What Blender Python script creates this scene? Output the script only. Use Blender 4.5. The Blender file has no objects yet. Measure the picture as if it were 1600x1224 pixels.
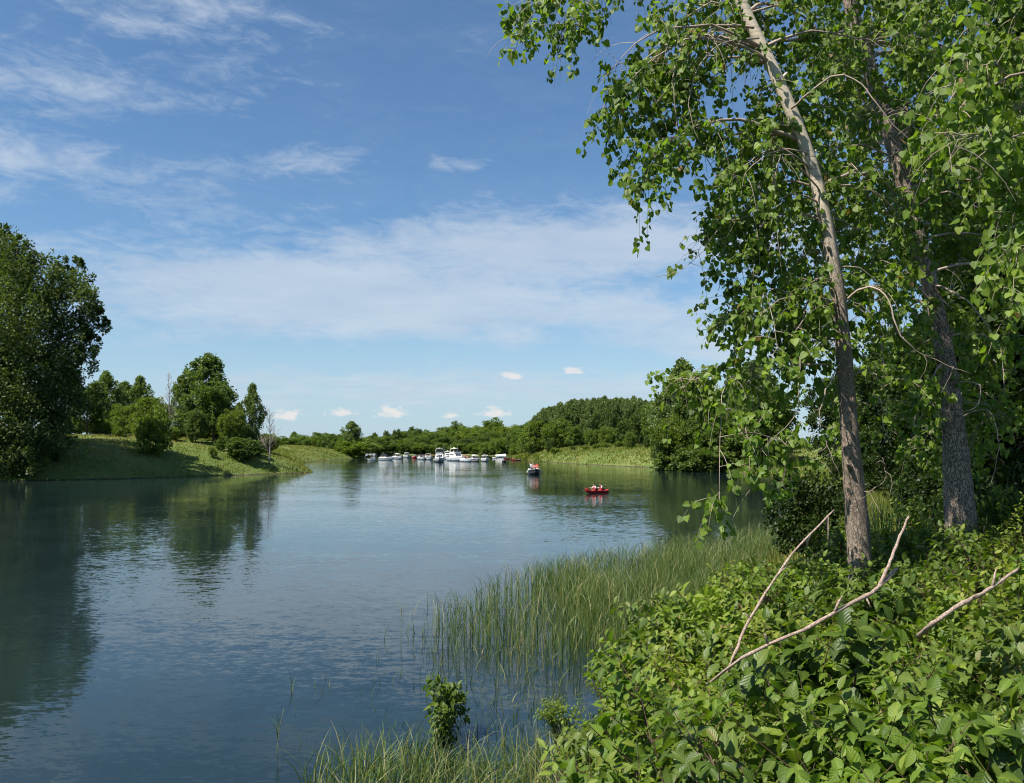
import bpy, math, random
import numpy as np
from mathutils import Matrix, Vector

SC = bpy.context.scene
C = SC.collection
R = math.radians
rng = np.random.default_rng(7)
random.seed(7)

# ------------------------------------------------------------------ camera
F = 1386.0                      # focal length in photograph pixels (1600 wide)
CAMZ = 5.0
PITCH = math.atan(85.0 / F)
cam_d = bpy.data.cameras.new('camera'); cam = bpy.data.objects.new('camera', cam_d); C.objects.link(cam)
cam_d.sensor_width = 36.0; cam_d.lens = 36.0 * F / 1600.0
cam_d.clip_start = 0.1; cam_d.clip_end = 9000.0
cam.location = (0, 0, CAMZ); cam.rotation_euler = (math.pi / 2 + PITCH, 0, 0)
SC.camera = cam

# ------------------------------------------------------------------ sky and sun
SUN_AZ = R(-121.0)              # clockwise from +Y: behind the camera, to its left
SUN_EL = R(55.0)
w = bpy.data.worlds.new('World'); SC.world = w; w.use_nodes = True
wt = w.node_tree; wn = wt.nodes; wn.clear()

class NT:
    """short-hand for node trees"""
    def __init__(s, tree): s.t = tree; s.n = tree.nodes
    def link(s, a, b): s.t.links.new(a, b)
    def put(s, sock, v):
        if hasattr(v, 'links') or isinstance(v, bpy.types.NodeSocket): s.link(v, sock)
        elif v is not None: sock.default_value = v
    def math(s, op, a, b=None, c=None, clamp=False):
        n = s.n.new('ShaderNodeMath'); n.operation = op; n.use_clamp = clamp
        s.put(n.inputs[0], a); s.put(n.inputs[1], b); s.put(n.inputs[2], c)
        return n.outputs[0]
    def vmath(s, op, a, b=None):
        n = s.n.new('ShaderNodeVectorMath'); n.operation = op
        s.put(n.inputs[0], a); s.put(n.inputs[1], b)
        return n.outputs[0]
    def noise(s, vec, scale, detail=4, rough=.55, dist=0.0, color=False):
        n = s.n.new('ShaderNodeTexNoise'); s.put(n.inputs['Vector'], vec)
        n.inputs['Scale'].default_value = scale; n.inputs['Detail'].default_value = detail
        n.inputs['Roughness'].default_value = rough; n.inputs['Distortion'].default_value = dist
        return n.outputs['Color' if color else 'Fac']
    def ramp(s, fac, stops):
        n = s.n.new('ShaderNodeValToRGB'); s.put(n.inputs[0], fac)
        e = n.color_ramp.elements
        while len(e) < len(stops): e.new(.5)
        for i, (p, c) in enumerate(stops):
            e[i].position = p; e[i].color = (c[0], c[1], c[2], 1)
        return n.outputs[0]
    def smooth(s, v, lo, hi, a=0.0, b=1.0):
        n = s.n.new('ShaderNodeMapRange'); n.interpolation_type = 'SMOOTHSTEP'
        s.put(n.inputs[0], v)
        for i, x in enumerate((lo, hi, a, b)): s.put(n.inputs[i + 1], x)
        return n.outputs[0]
    def mix(s, fac, a, b, typ='MIX'):
        n = s.n.new('ShaderNodeMix'); n.data_type = 'RGBA'; n.blend_type = typ
        s.put(n.inputs['Factor'], fac)
        for sock, v in ((n.inputs[6], a), (n.inputs[7], b)):
            s.put(sock, (v[0], v[1], v[2], 1) if isinstance(v, tuple) else v)
        return n.outputs[2]
    def comb(s, x, y, z):
        n = s.n.new('ShaderNodeCombineXYZ')
        for i, v in enumerate((x, y, z)): s.put(n.inputs[i], v)
        return n.outputs[0]

def build_sky():
    q = NT(wt)
    sky = q.n.new('ShaderNodeTexSky'); sky.sky_type = 'NISHITA'; sky.sun_disc = False
    sky.sun_elevation = SUN_EL; sky.sun_rotation = SUN_AZ
    sky.altitude = 0; sky.air_density = 1.0; sky.dust_density = 0.35; sky.ozone_density = 2.6
    tc = q.n.new('ShaderNodeTexCoord'); d = tc.outputs['Generated']
    sep = q.n.new('ShaderNodeSeparateXYZ'); q.link(d, sep.inputs[0])
    x, y, z = sep.outputs
    az = q.math('ARCTAN2', x, y); el = q.math('ARCSINE', z)
    zz = q.math('ADD', q.math('MAXIMUM', z, 0.0), 0.10)
    px = q.math('DIVIDE', x, zz); py = q.math('DIVIDE', y, zz)
    plane = q.comb(q.math('MULTIPLY', px, .72), q.math('MULTIPLY', py, 1.0), 3.1)
    # where the thin cloud layer is thicker: azimuth, elevation, widths (rad), amount
    banks = [(-.42, .42, .24, .09, .095), (-.31, .39, .08, .05, .10), (-.55, .285, .12, .035, .17), (-.56, .345, .08, .016, .10),
             (-.225, .310, .085, .018, .17), (-.06, .312, .055, .010, .18), (.042, .348, .030, .010, .13),
             (.13, .222, .30, .034, .33), (-.26, .166, .32, .042, .31), (.02, .150, .28, .020, .15), (-.43, .35, .10, .02, .08),
             (.28, .105, .10, .020, .22), (-.05, .058, .6, .026, .20), (.12, .118, .30, .010, .10)]
    tot = None
    for a, e, sa, se, amp in banks:
        u = q.math('DIVIDE', q.math('SUBTRACT', az, a), sa)
        v = q.math('DIVIDE', q.math('SUBTRACT', el, e), se)
        r2 = q.math('ADD', q.math('MULTIPLY', u, u), q.math('MULTIPLY', v, v))
        g = q.math('MULTIPLY', q.math('EXPONENT', q.math('MULTIPLY', r2, -.8)), amp)
        tot = g if tot is None else q.math('ADD', tot, g)
    n1 = q.noise(plane, 1.15, 9, .60, .35)
    n2 = q.noise(q.comb(q.math('MULTIPLY', az, 1.0), q.math('MULTIPLY', el, 3.4), 0.7), 7.0, 7, .62, .5)
    nn = q.math('ADD', q.math('MULTIPLY', n1, .5), q.math('MULTIPLY', n2, .5))
    n3 = q.noise(q.comb(q.math('ADD', az, q.math('MULTIPLY', el, .35)), q.math('MULTIPLY', el, 2.6), 4.7), 24.0, 6, .66, .9)
    nn = q.math('ADD', nn, q.math('MULTIPLY', q.math('SUBTRACT', n3, .5), .34))
    veil = q.smooth(nn, .36, .70, .03, .16)
    dens = q.math('MAXIMUM', q.smooth(q.math('ADD', nn, tot), .51, .84), veil)
    cl = q.ramp(q.noise(plane, 2.6, 5, .6), [(.3, (4.5, 5.3, 6.4)), (.7, (5.6, 6.3, 7.1))])
    graded = q.mix(1.0, sky.outputs[0], (0.72, 0.96, 1.10), 'MULTIPLY')
    graded = q.mix(q.smooth(el, -.02, .24, .72, 0.0), graded, (4.3, 5.6, 6.8))
    col = q.mix(q.math('MULTIPLY', dens, .72), graded, cl)
    # small fair-weather cumulus low over the far wood
    cum = [(0.000, .0775, .017, .0070), (.070, .083, .015, .0062), (-.137, .036, .023, .011), (-.247, .032, .022, .010),
           (-.068, .034, .014, .006), (-.019, .036, .024, .009), (-.190, .036, .022, .007), (-.60, .05, .03, .010), (.5, .06, .03, .011)]
    cn = q.noise(q.comb(az, q.math('MULTIPLY', el, 1.6), 0.2), 75.0, 5, .6)
    tot = None
    for a, e, sa, se in cum:
        u = q.math('DIVIDE', q.math('SUBTRACT', az, a), sa)
        v = q.math('DIVIDE', q.math('SUBTRACT', el, e), se)
        v = q.math('MULTIPLY', v, q.smooth(v, -.4, .2, 1.9, 1.0))        # flat bases
        r2 = q.math('ADD', q.math('MULTIPLY', u, u), q.math('MULTIPLY', v, v))
        g = q.math('EXPONENT', q.math('MULTIPLY', r2, -1.0))
        tot = g if tot is None else q.math('MAXIMUM', tot, g)
    cd = q.smooth(q.math('ADD', tot, q.math('MULTIPLY', q.math('SUBTRACT', cn, .5), 2.1)), .40, 1.0)
    col = q.mix(q.math('MULTIPLY', cd, .75), col, (7.6, 7.2, 7.0))
    bg = q.n.new('ShaderNodeBackground'); bg.inputs[1].default_value = 0.067
    q.link(col, bg.inputs[0])
    out = q.n.new('ShaderNodeOutputWorld'); q.link(bg.outputs[0], out.inputs[0])
build_sky()

sun_d = bpy.data.lights.new('sun', 'SUN'); sun_d.energy = 5.0; sun_d.angle = R(.53); sun_d.color = (1.0, .95, .86)
sun = bpy.data.objects.new('sun', sun_d); C.objects.link(sun)
to_sun = Vector((math.sin(SUN_AZ) * math.cos(SUN_EL), math.cos(SUN_AZ) * math.cos(SUN_EL), math.sin(SUN_EL)))
sun.rotation_euler = to_sun.to_track_quat('Z', 'Y').to_euler()
sun.location = (-30, -30, 60)

SC.view_settings.view_transform = 'Standard'; SC.view_settings.look = 'None'
SC.view_settings.exposure = 0.80; SC.view_settings.gamma = 1.0; SC.view_settings.use_curve_mapping = False
SC.render.engine = 'CYCLES'
cy = SC.cycles
cy.max_bounces = 5; cy.diffuse_bounces = 2; cy.glossy_bounces = 3; cy.transmission_bounces = 4; cy.transparent_max_bounces = 6
cy.caustics_reflective = False; cy.caustics_refractive = False
cy.sample_clamp_indirect = 6.0
cy.use_denoising = True
cy.use_adaptive_sampling = True; cy.adaptive_threshold = 0.012; cy.filter_width = 1.1

# ------------------------------------------------------------------ layout helpers
cP, sP = math.cos(PITCH), math.sin(PITCH)
def PX(px, py, Y):
    """world point seen at photograph pixel (px, py) at world depth Y"""
    u = (px - 800.0) / F; v = (612.0 - py) / F
    k = Y / (cP - v * sP)
    return np.array((u * k, Y, CAMZ + (sP + v * cP) * k))
def proj(p):
    p = np.asarray(p, float); x, y, z = p[..., 0], p[..., 1], p[..., 2] - CAMZ
    d = y * cP + z * sP; v = -y * sP + z * cP
    return 800 + F * x / d, 612 - F * v / d
def WX(px, py):
    """water-plane point under pixel"""
    u = (px - 800.0) / F; v = (612.0 - py) / F
    k = -CAMZ / (sP + v * cP)
    return np.array((u * k, (cP - v * sP) * k))

# ------------------------------------------------------------------ mesh helpers
def np_mesh(name, V, T, tint=None, mats=(), midx=None, smooth=True, luv=None):
    me = bpy.data.meshes.new(name)
    V = np.ascontiguousarray(V, np.float32); T = np.ascontiguousarray(T, np.int32)
    me.vertices.add(len(V)); me.vertices.foreach_set('co', V.ravel())
    k = T.shape[1]
    me.loops.add(T.size); me.loops.foreach_set('vertex_index', T.ravel())
    me.polygons.add(len(T)); me.polygons.foreach_set('loop_start', np.arange(0, T.size, k, dtype=np.int32))
    if midx is not None: me.polygons.foreach_set('material_index', np.ascontiguousarray(midx, np.int32))
    me.update(calc_edges=True)
    me.polygons.foreach_set('use_smooth', np.full(len(T), smooth))
    if tint is not None:
        a = me.attributes.new('tint', 'FLOAT', 'POINT'); a.data.foreach_set('value', np.ascontiguousarray(tint, np.float32))
    if luv is not None:
        a = me.attributes.new('luv', 'FLOAT_VECTOR', 'POINT'); a.data.foreach_set('vector', np.ascontiguousarray(luv, np.float32).ravel())
    for m in mats: me.materials.append(m)
    return me

def link(name, me, parent=None, loc=(0, 0, 0)):
    o = bpy.data.objects.new(name, me); C.objects.link(o); o.location = loc
    if parent is not None: o.parent = parent
    return o
def empty(name, loc=(0, 0, 0), rz=0.0, sc=1.0):
    o = bpy.data.objects.new(name, None); C.objects.link(o)
    o.location = loc; o.rotation_euler = (0, 0, rz)
    o.scale = (sc, sc, sc) if not hasattr(sc, '__len__') else sc
    o.empty_display_size = .2
    return o
def tag(o, label, cat, group=None, kind=None):
    o['label'] = label; o['category'] = cat
    if group: o['group'] = group
    if kind: o['kind'] = kind
    return o
def copy_tree(root, loc, rz, sc):
    r = root.copy(); C.objects.link(r); r.location = loc; r.rotation_euler = (0, 0, rz)
    r.scale = (sc, sc, sc) if not hasattr(sc, '__len__') else sc
    for ch in root.children:
        c = ch.copy(); C.objects.link(c); c.parent = r
    return r

class Acc:
    """collects triangles (and a per-vertex tint) into one mesh"""
    def __init__(s): s.V = []; s.T = []; s.A = []; s.M = []; s.L = []; s.n = 0; s.veins = False
    def add(s, V, T, tint=0.5, m=0, luv=None):
        V = np.asarray(V, float).reshape(-1, 3); T = np.asarray(T, int).reshape(-1, 3)
        s.V.append(V); s.T.append(T + s.n); s.n += len(V)
        s.A.append(np.broadcast_to(np.asarray(tint, float), (len(V),)))
        s.M.append(np.full(len(T), m))
        s.L.append(np.zeros((len(V), 3)) if luv is None else luv)
        if luv is not None: s.veins = True
    def quads(s, V, Q, tint=.5, m=0):
        Q = np.asarray(Q, int).reshape(-1, 4)
        s.add(V, np.concatenate([Q[:, [0, 1, 2]], Q[:, [0, 2, 3]]]), tint, m)
    def box(s, c, h, m=0, taper=(1, 1), shear=(0, 0)):
        cx, cy_, cz = c; hx, hy, hz = h
        v = []
        for z, kx, ky, dx, dy in ((-hz, 1, 1, 0, 0), (hz, taper[0], taper[1], shear[0], shear[1])):
            for sx, sy in ((-1, -1), (1, -1), (1, 1), (-1, 1)):
                v.append((cx + sx * hx * kx + dx, cy_ + sy * hy * ky + dy, cz + z))
        s.quads(v, [(3, 2, 1, 0), (4, 5, 6, 7), (0, 1, 5, 4), (1, 2, 6, 5), (2, 3, 7, 6), (3, 0, 4, 7)], .5, m)
    def tube(s, P, r, sides=6, tint=.5, m=0, cap=True):
        P = np.asarray(P, float); n = len(P)
        r = np.broadcast_to(np.asarray(r, float), (n,))
        t = np.gradient(P, axis=0); t /= np.linalg.norm(t, axis=1)[:, None] + 1e-9
        ref = np.array((0.31, 0.95, 0.05)) if abs(t[0][2]) > .8 else np.array((0, 0, 1.0))
        a = np.cross(t, ref); a /= np.linalg.norm(a, axis=1)[:, None] + 1e-9
        b = np.cross(t, a)
        th = np.arange(sides) * 2 * math.pi / sides
        ring = P[:, None] + r[:, None, None] * (np.cos(th)[None, :, None] * a[:, None] + np.sin(th)[None, :, None] * b[:, None])
        V = ring.reshape(-1, 3)
        i = np.arange(n - 1)[:, None] * sides; j = np.arange(sides)[None]
        j2 = (j + 1) % sides
        q = np.stack([i + j, i + j2, i + sides + j2, i + sides + j], -1).reshape(-1, 4)
        T = np.concatenate([q[:, [0, 2, 1]], q[:, [0, 3, 2]]])
        if cap:
            V = np.concatenate([V, P[[0, -1]]]); k = n * sides
            e = (n - 1) * sides
            T = np.concatenate([T, np.stack([np.full(sides, k), np.arange(sides), (np.arange(sides) + 1) % sides], -1),
                                np.stack([np.full(sides, k + 1), e + (np.arange(sides) + 1) % sides, e + np.arange(sides)], -1)])
        s.add(V, T, tint, m)
    def mesh(s, name, mats, smooth=True):
        return np_mesh(name, np.concatenate(s.V), np.concatenate(s.T), np.concatenate(s.A), mats, np.concatenate(s.M), smooth, np.concatenate(s.L) if s.veins else None)

def norm(v): return v / (np.linalg.norm(v, axis=-1, keepdims=True) + 1e-9)
def rvec(n): return norm(rng.normal(size=(n, 3)))

# leaf templates: x = width, y = length, z = normal
OVATE_V = np.array([(0, 0, 0), (-.23, .22, .05), (0, .24, 0), (.23, .22, .05), (-.27, .52, .05), (0, .55, -.03), (.27, .52, .05), (-.14, .80, -.03), (0, .8, -.08), (.14, .80, -.03), (0, 1, -.17)], float)
OVATE_T = np.array([(0, 2, 1), (0, 3, 2), (1, 2, 5), (1, 5, 4), (2, 3, 6), (2, 6, 5), (4, 5, 8), (4, 8, 7), (5, 6, 9), (5, 9, 8), (7, 8, 10), (8, 9, 10)])
DELT_V = np.array([(0, 0, 0), (-.36, -.05, .05), (-.53, .22, .09), (-.37, .60, .03), (0, .98, -.12), (.37, .60, .03), (.53, .22, .09), (.36, -.05, .05), (0, .38, -.04)], float)
DELT_T = np.array([(8, (k + 1) % 8, k) for k in range(8)])
LANCE_V = np.array([(0, 0, 0), (-.07, .35, .02), (.07, .35, .02), (-.05, .7, -.05), (.05, .7, -.05), (0, 1, -.2)], float)
LANCE_T = np.array([(0, 2, 1), (1, 2, 4), (1, 4, 3), (3, 4, 5)])
TUFT_V = np.array([(0, -.05, 0), (-.5, .35, .10), (.5, .45, -.08), (.05, 1.0, .05)], float)      # far leaf cluster
TUFT_T = np.array([(0, 2, 1), (1, 2, 3)])

def frames(axis, nrm):
    y = norm(axis); x = norm(np.cross(y, nrm)); z = np.cross(x, y)
    return np.stack([x, y, z], -1)          # columns
def scatter(acc, TV, TT, pos, axis, nrm, size, tint):
    M = frames(axis, nrm) * np.asarray(size)[:, None, None]
    V = np.einsum('nij,kj->nki', M, TV) + pos[:, None]
    n, k = len(pos), len(TV)
    T = (TT[None] + (np.arange(n) * k)[:, None, None]).reshape(-1, 3)
    rib = np.where(np.abs(TV[:, 0]) < .01, .13, -.03) if k > 6 else np.zeros(k)      # paler midrib
    acc.add(V.reshape(-1, 3), T, (np.asarray(tint)[:, None] + rib[None]).ravel(), 0, np.tile(TV, (n, 1)) if k > 6 else None)

def blades(acc, x, y, z, h, w_, lean, tint, seg=3, dirx=None):
    """curved tapering blades: arrays of base, height, width, lean"""
    n = len(x); an = rng.random(n) * 6.28 if dirx is None else dirx + rng.normal(size=n) * .9
    fa = rng.random(n) * 6.28
    t = np.linspace(0, 1, seg + 1)
    off = lean[:, None] * h[:, None] * (t ** 2)[None]
    cx = x[:, None] + np.cos(an)[:, None] * off; cy_ = y[:, None] + np.sin(an)[:, None] * off
    cz = z[:, None] + h[:, None] * (t[None] - .35 * (lean[:, None] * t[None] ** 2) ** 1.5)
    ww = w_[:, None] * (1 - .75 * t ** 1.5)[None] * .5
    ex, ey = np.cos(fa)[:, None] * ww, np.sin(fa)[:, None] * ww
    Lf = np.stack([cx - ex, cy_ - ey, cz], -1)[:, :-1]; Rt = np.stack([cx + ex, cy_ + ey, cz], -1)[:, :-1]
    tip = np.stack([cx[:, -1], cy_[:, -1], cz[:, -1]], -1)[:, None]
    V = np.concatenate([Lf, Rt, tip], 1); k = 2 * seg + 1
    T = []
    for i in range(seg - 1): T += [(i, seg + i, seg + i + 1), (i, seg + i + 1, i + 1)]
    T.append((seg - 1, 2 * seg - 1, 2 * seg))
    TT = (np.array(T)[None] + (np.arange(n) * k)[:, None, None]).reshape(-1, 3)
    acc.add(V.reshape(-1, 3), TT, np.repeat(tint, k))
def stuff(name, acc, mat, label, cat):
    o = link(name, acc.mesh(name, (M[mat],), True)); tag(o, label, cat, None, 'stuff'); return o


# ------------------------------------------------------------------ materials
def new_mat(name):
    m = bpy.data.materials.new(name); m.use_nodes = True; m.node_tree.nodes.clear()
    return m, NT(m.node_tree)
def finish(q, shader):
    o = q.n.new('ShaderNodeOutputMaterial'); q.link(shader, o.inputs[0])
def principled(q, col, rough=.5, spec=.5, metal=0.0, normal=None):
    b = q.n.new('ShaderNodeBsdfPrincipled')
    q.put(b.inputs['Base Color'], (col[0], col[1], col[2], 1) if isinstance(col, tuple) else col)
    q.put(b.inputs['Roughness'], rough); b.inputs['Specular IOR Level'].default_value = spec
    b.inputs['Metallic'].default_value = metal
    if normal is not None: q.link(normal, b.inputs['Normal'])
    return b
def bump(q, h, strength=.5, dist=.02):
    n = q.n.new('ShaderNodeBump'); n.inputs['Strength'].default_value = strength; n.inputs['Distance'].default_value = dist
    q.link(h, n.inputs['Height']); return n.outputs[0]
def mat_leaf(name, c0, c1, c2, trans=.35, rough=.42, spec=.4, objvar=.25, tcol=(1.5, 1.7, .55), veins=0.0):
    m, q = new_mat(name)
    at = q.n.new('ShaderNodeAttribute'); at.attribute_name = 'tint'
    oi = q.n.new('ShaderNodeObjectInfo')
    c0, c1, c2 = [(c[0] * 1.14, c[1], c[2] * .78) for c in (c0, c1, c2)]
    f = q.math('ADD', at.outputs['Fac'], q.math('MULTIPLY', q.math('SUBTRACT', oi.outputs['Random'], .5), objvar))
    col = q.ramp(q.math('MULTIPLY', f, .75), [(0.0, c0), (.41, c1), (.75, c2), (.88, c2), (.97, (.20, .13, .045))])
    nrm = None
    if veins:
        lu = q.n.new('ShaderNodeAttribute'); lu.attribute_name = 'luv'
        sp = q.n.new('ShaderNodeSeparateXYZ'); q.link(lu.outputs['Vector'], sp.inputs[0])
        ax = q.math('ABSOLUTE', sp.outputs[0])
        ph = q.math('MULTIPLY', q.math('SUBTRACT', sp.outputs[1], q.math('MULTIPLY', q.math('POWER', ax, .8), .75)), 7.0)
        tri = q.math('ABSOLUTE', q.math('SUBTRACT', q.math('FRACT', ph), .5))            # 0 on a side vein
        vein = q.math('MAXIMUM', q.smooth(tri, .0, .12, .8, 0.0), q.smooth(ax, .0, .035, 1.0, 0.0))
        col = q.mix(q.math('MULTIPLY', vein, veins), col, q.mix(1.0, col, (1.7, 1.55, 1.8), 'MULTIPLY'))
        geo = q.n.new('ShaderNodeNewGeometry')
        mott = q.noise(geo.outputs['Position'], 55.0, 3, .6)
        col = q.mix(q.smooth(mott, .45, .75, 0.0, .35), col, q.mix(1.0, col, (1.25, 1.05, .8), 'MULTIPLY'))
        nrm = bump(q, q.smooth(tri, .0, .5, 0.0, 1.0), .30, .005)
    p = principled(q, col, rough, spec, 0.0, nrm)
    tr = q.n.new('ShaderNodeBsdfTranslucent')
    q.link(q.mix(1.0, col, tcol, 'MULTIPLY'), tr.inputs[0])
    mx = q.n.new('ShaderNodeMixShader'); mx.inputs[0].default_value = trans
    q.link(p.outputs[0], mx.inputs[1]); q.link(tr.outputs[0], mx.inputs[2])
    finish(q, mx.outputs[0]); return m
def mat_plain(name, col, rough=.45, spec=.5, metal=0.0, var=.12, scale=6.0):
    m, q = new_mat(name)
    tc = q.n.new('ShaderNodeTexCoord')
    n = q.noise(tc.outputs['Object'], scale, 4, .6)
    c = q.ramp(n, [(.25, tuple(v * (1 - var) for v in col)), (.75, tuple(min(1, v * (1 + var)) for v in col))])
    finish(q, principled(q, c, rough, spec, metal).outputs[0]); return m
def mat_bark(name, dark, light, scale=9.0, pale=None, z0=4.0, z1=7.0, depth=.03):
    m, q = new_mat(name)
    tc = q.n.new('ShaderNodeTexCoord'); ob = tc.outputs['Object']
    st = q.vmath('MULTIPLY', ob, (1, 1, .38))
    n = q.noise(st, scale, 8, .65, .6)
    v = q.n.new('ShaderNodeTexVoronoi'); v.feature = 'DISTANCE_TO_EDGE'; v.inputs['Scale'].default_value = scale * 2.2
    q.link(q.vmath('ADD', st, q.vmath('MULTIPLY', q.noise(st, scale * 1.5, 4, .6, 0, True), (.12, .12, .12))), v.inputs['Vector'])
    fur = q.smooth(v.outputs['Distance'], 0.0, .16)
    h = q.math('MULTIPLY', q.math('ADD', q.math('MULTIPLY', fur, .7), q.math('MULTIPLY', n, .6)), 1.0)
    col = q.ramp(q.math('MULTIPLY', h, .78), [(.18, dark), (.62, light), (1.0, tuple(min(1, c * 1.25) for c in light))])
    if pale:
        sp = q.n.new('ShaderNodeSeparateXYZ'); q.link(ob, sp.inputs[0])
        k = q.smooth(q.math('ADD', sp.outputs[2], q.math('MULTIPLY', q.math('SUBTRACT', n, .5), 3.0)), z0, z1)
        rings = q.noise(q.vmath('MULTIPLY', ob, (2.5, 2.5, 26)), 1.0, 4, .6)
        pc = q.ramp(rings, [(.30, tuple(c * .38 for c in pale)), (.42, pale), (.8, tuple(c * 1.12 for c in pale))])
        col = q.mix(k, col, pc)
        h = q.mix(k, h, q.math('MULTIPLY', rings, .35))
    p = principled(q, col, .85, .2, 0, bump(q, h, .9, depth))
    finish(q, p.outputs[0]); return m

M = {}
# ------------------------------------------------------------------ terrain
SHORE = np.array([(-500, -120), (-60, -25), (-14, 1), (-5, 6), (-1.2, 8.8), (0.2, 12), (1.2, 15.5), (2.3, 19), (4.9, 26), (9.2, 35), (14.6, 45),
                  (23.5, 74), (32.5, 100), (40.5, 125), (43.5, 144), (41.5, 165), (38.5, 182), (33.8, 204), (25, 228), (17.9, 247), (11, 275), (7.5, 300), (1, 345), (-2, 390),
                  (-3, 433), (-20, 462), (-45, 480), (-71, 492), (-88, 470), (-88, 430), (-68, 385), (-63, 350), (-64, 310), (-64, 277), (-60, 255), (-51, 215), (-41.5, 182),
                  (-37.6, 167), (-46.7, 153.5), (-60, 134.6), (-72.7, 126), (-95, 112), (-150, 95), (-260, 80), (-500, 70)], float)
def vnoise(x, y, s, seed):
    x = np.asarray(x, float) / s; y = np.asarray(y, float) / s
    xi, yi = np.floor(x).astype(np.int64), np.floor(y).astype(np.int64)
    fx, fy = x - xi, y - yi; fx = fx * fx * (3 - 2 * fx); fy = fy * fy * (3 - 2 * fy)
    def hsh(a, b):
        h = (a * 374761393 + b * 668265263 + seed * 974711) & 0xffffffff
        h = ((h ^ (h >> 13)) * 1274126177) & 0xffffffff
        return ((h ^ (h >> 16)) & 0xffff) / 65535.0
    a, b, c, d = hsh(xi, yi), hsh(xi + 1, yi), hsh(xi, yi + 1), hsh(xi + 1, yi + 1)
    return (a * (1 - fx) + b * fx) * (1 - fy) + (c * (1 - fx) + d * fx) * fy - .5
def shore_sd(x, y):
    """distance to the shoreline, positive on land"""
    x = np.asarray(x, float); y = np.asarray(y, float)
    best = np.full(x.shape, 1e9); inside = np.zeros(x.shape, bool)
    A = SHORE; B = np.roll(SHORE, -1, axis=0)
    for i, (a, b) in enumerate(zip(A, B)):
        e = b - a
        if i < len(A) - 1:
            t = np.clip(((x - a[0]) * e[0] + (y - a[1]) * e[1]) / (e @ e), 0, 1)
            best = np.minimum(best, np.hypot(x - a[0] - t * e[0], y - a[1] - t * e[1]))
        cond = (a[1] > y) != (b[1] > y)
        with np.errstate(divide='ignore', invalid='ignore'):
            xc = a[0] + (y - a[1]) * e[0] / (e[1] if e[1] else 1e-9)
        inside ^= cond & (x < xc)
    return np.where(inside, -best, best)
def sstep(a, b, v):
    t = np.clip((np.asarray(v, float) - a) / (b - a), 0, 1); return t * t * (3 - 2 * t)
def ground(x, y):
    x = np.asarray(x, float); y = np.asarray(y, float)
    sd = shore_sd(x, y)
    wob = np.clip(y / 60.0, 0.15, 1.0)
    sd = sd + wob * (vnoise(x, y, 7, 1) * 1.6 + vnoise(x, y, 2.5, 2) * .6)
    s = np.maximum(sd, 0)
    near = np.interp(s, [0, 1, 2, 4, 8, 14, 60, 400], [0, .62, 1.2, 2.1, 2.9, 3.5, 4.0, 5.0])
    marsh = np.interp(s, [0, 2, 14, 40, 400], [0, .22, .55, 2.2, 6.0])
    left = 7.6 * (1 - np.exp(-s / 13.0))
    leftfar = 5.2 * (1 - np.exp(-s / 9.0))
    right = 5.3 * (1 - np.exp(-s / 7.0))
    far = 1.6 * (1 - np.exp(-s / 10.0)) + np.clip((y - 500) / 60, 0, 3)
    wn_ = 1 - sstep(24, 40, y)
    z = near * wn_ + marsh * (1 - wn_)
    kr = sstep(150, 195, y) * (x > -10)
    z = z * (1 - kr) + right * kr
    kl = ((x < -25) & (y > 40)).astype(float)
    lf = sstep(200, 250, y); z = z * (1 - kl) + kl * (left * (1 - lf) + leftfar * lf)
    kf = sstep(300, 400, y) * (x > -62) + sstep(400, 470, y) * (x <= -62)
    z = z * (1 - kf) + far * kf
    z = z + (vnoise(x, y, 5, 4) * .5 + vnoise(x, y, 1.3, 5) * .16) * np.clip(s / 3, 0, 1) * np.clip(y / 40, .3, 1)
    wet = np.maximum(-1.6, sd * .35)
    return np.where(sd > 0, z, wet - .02)
def gz(x, y): return float(ground(np.array([x]), np.array([y]))[0])

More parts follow.
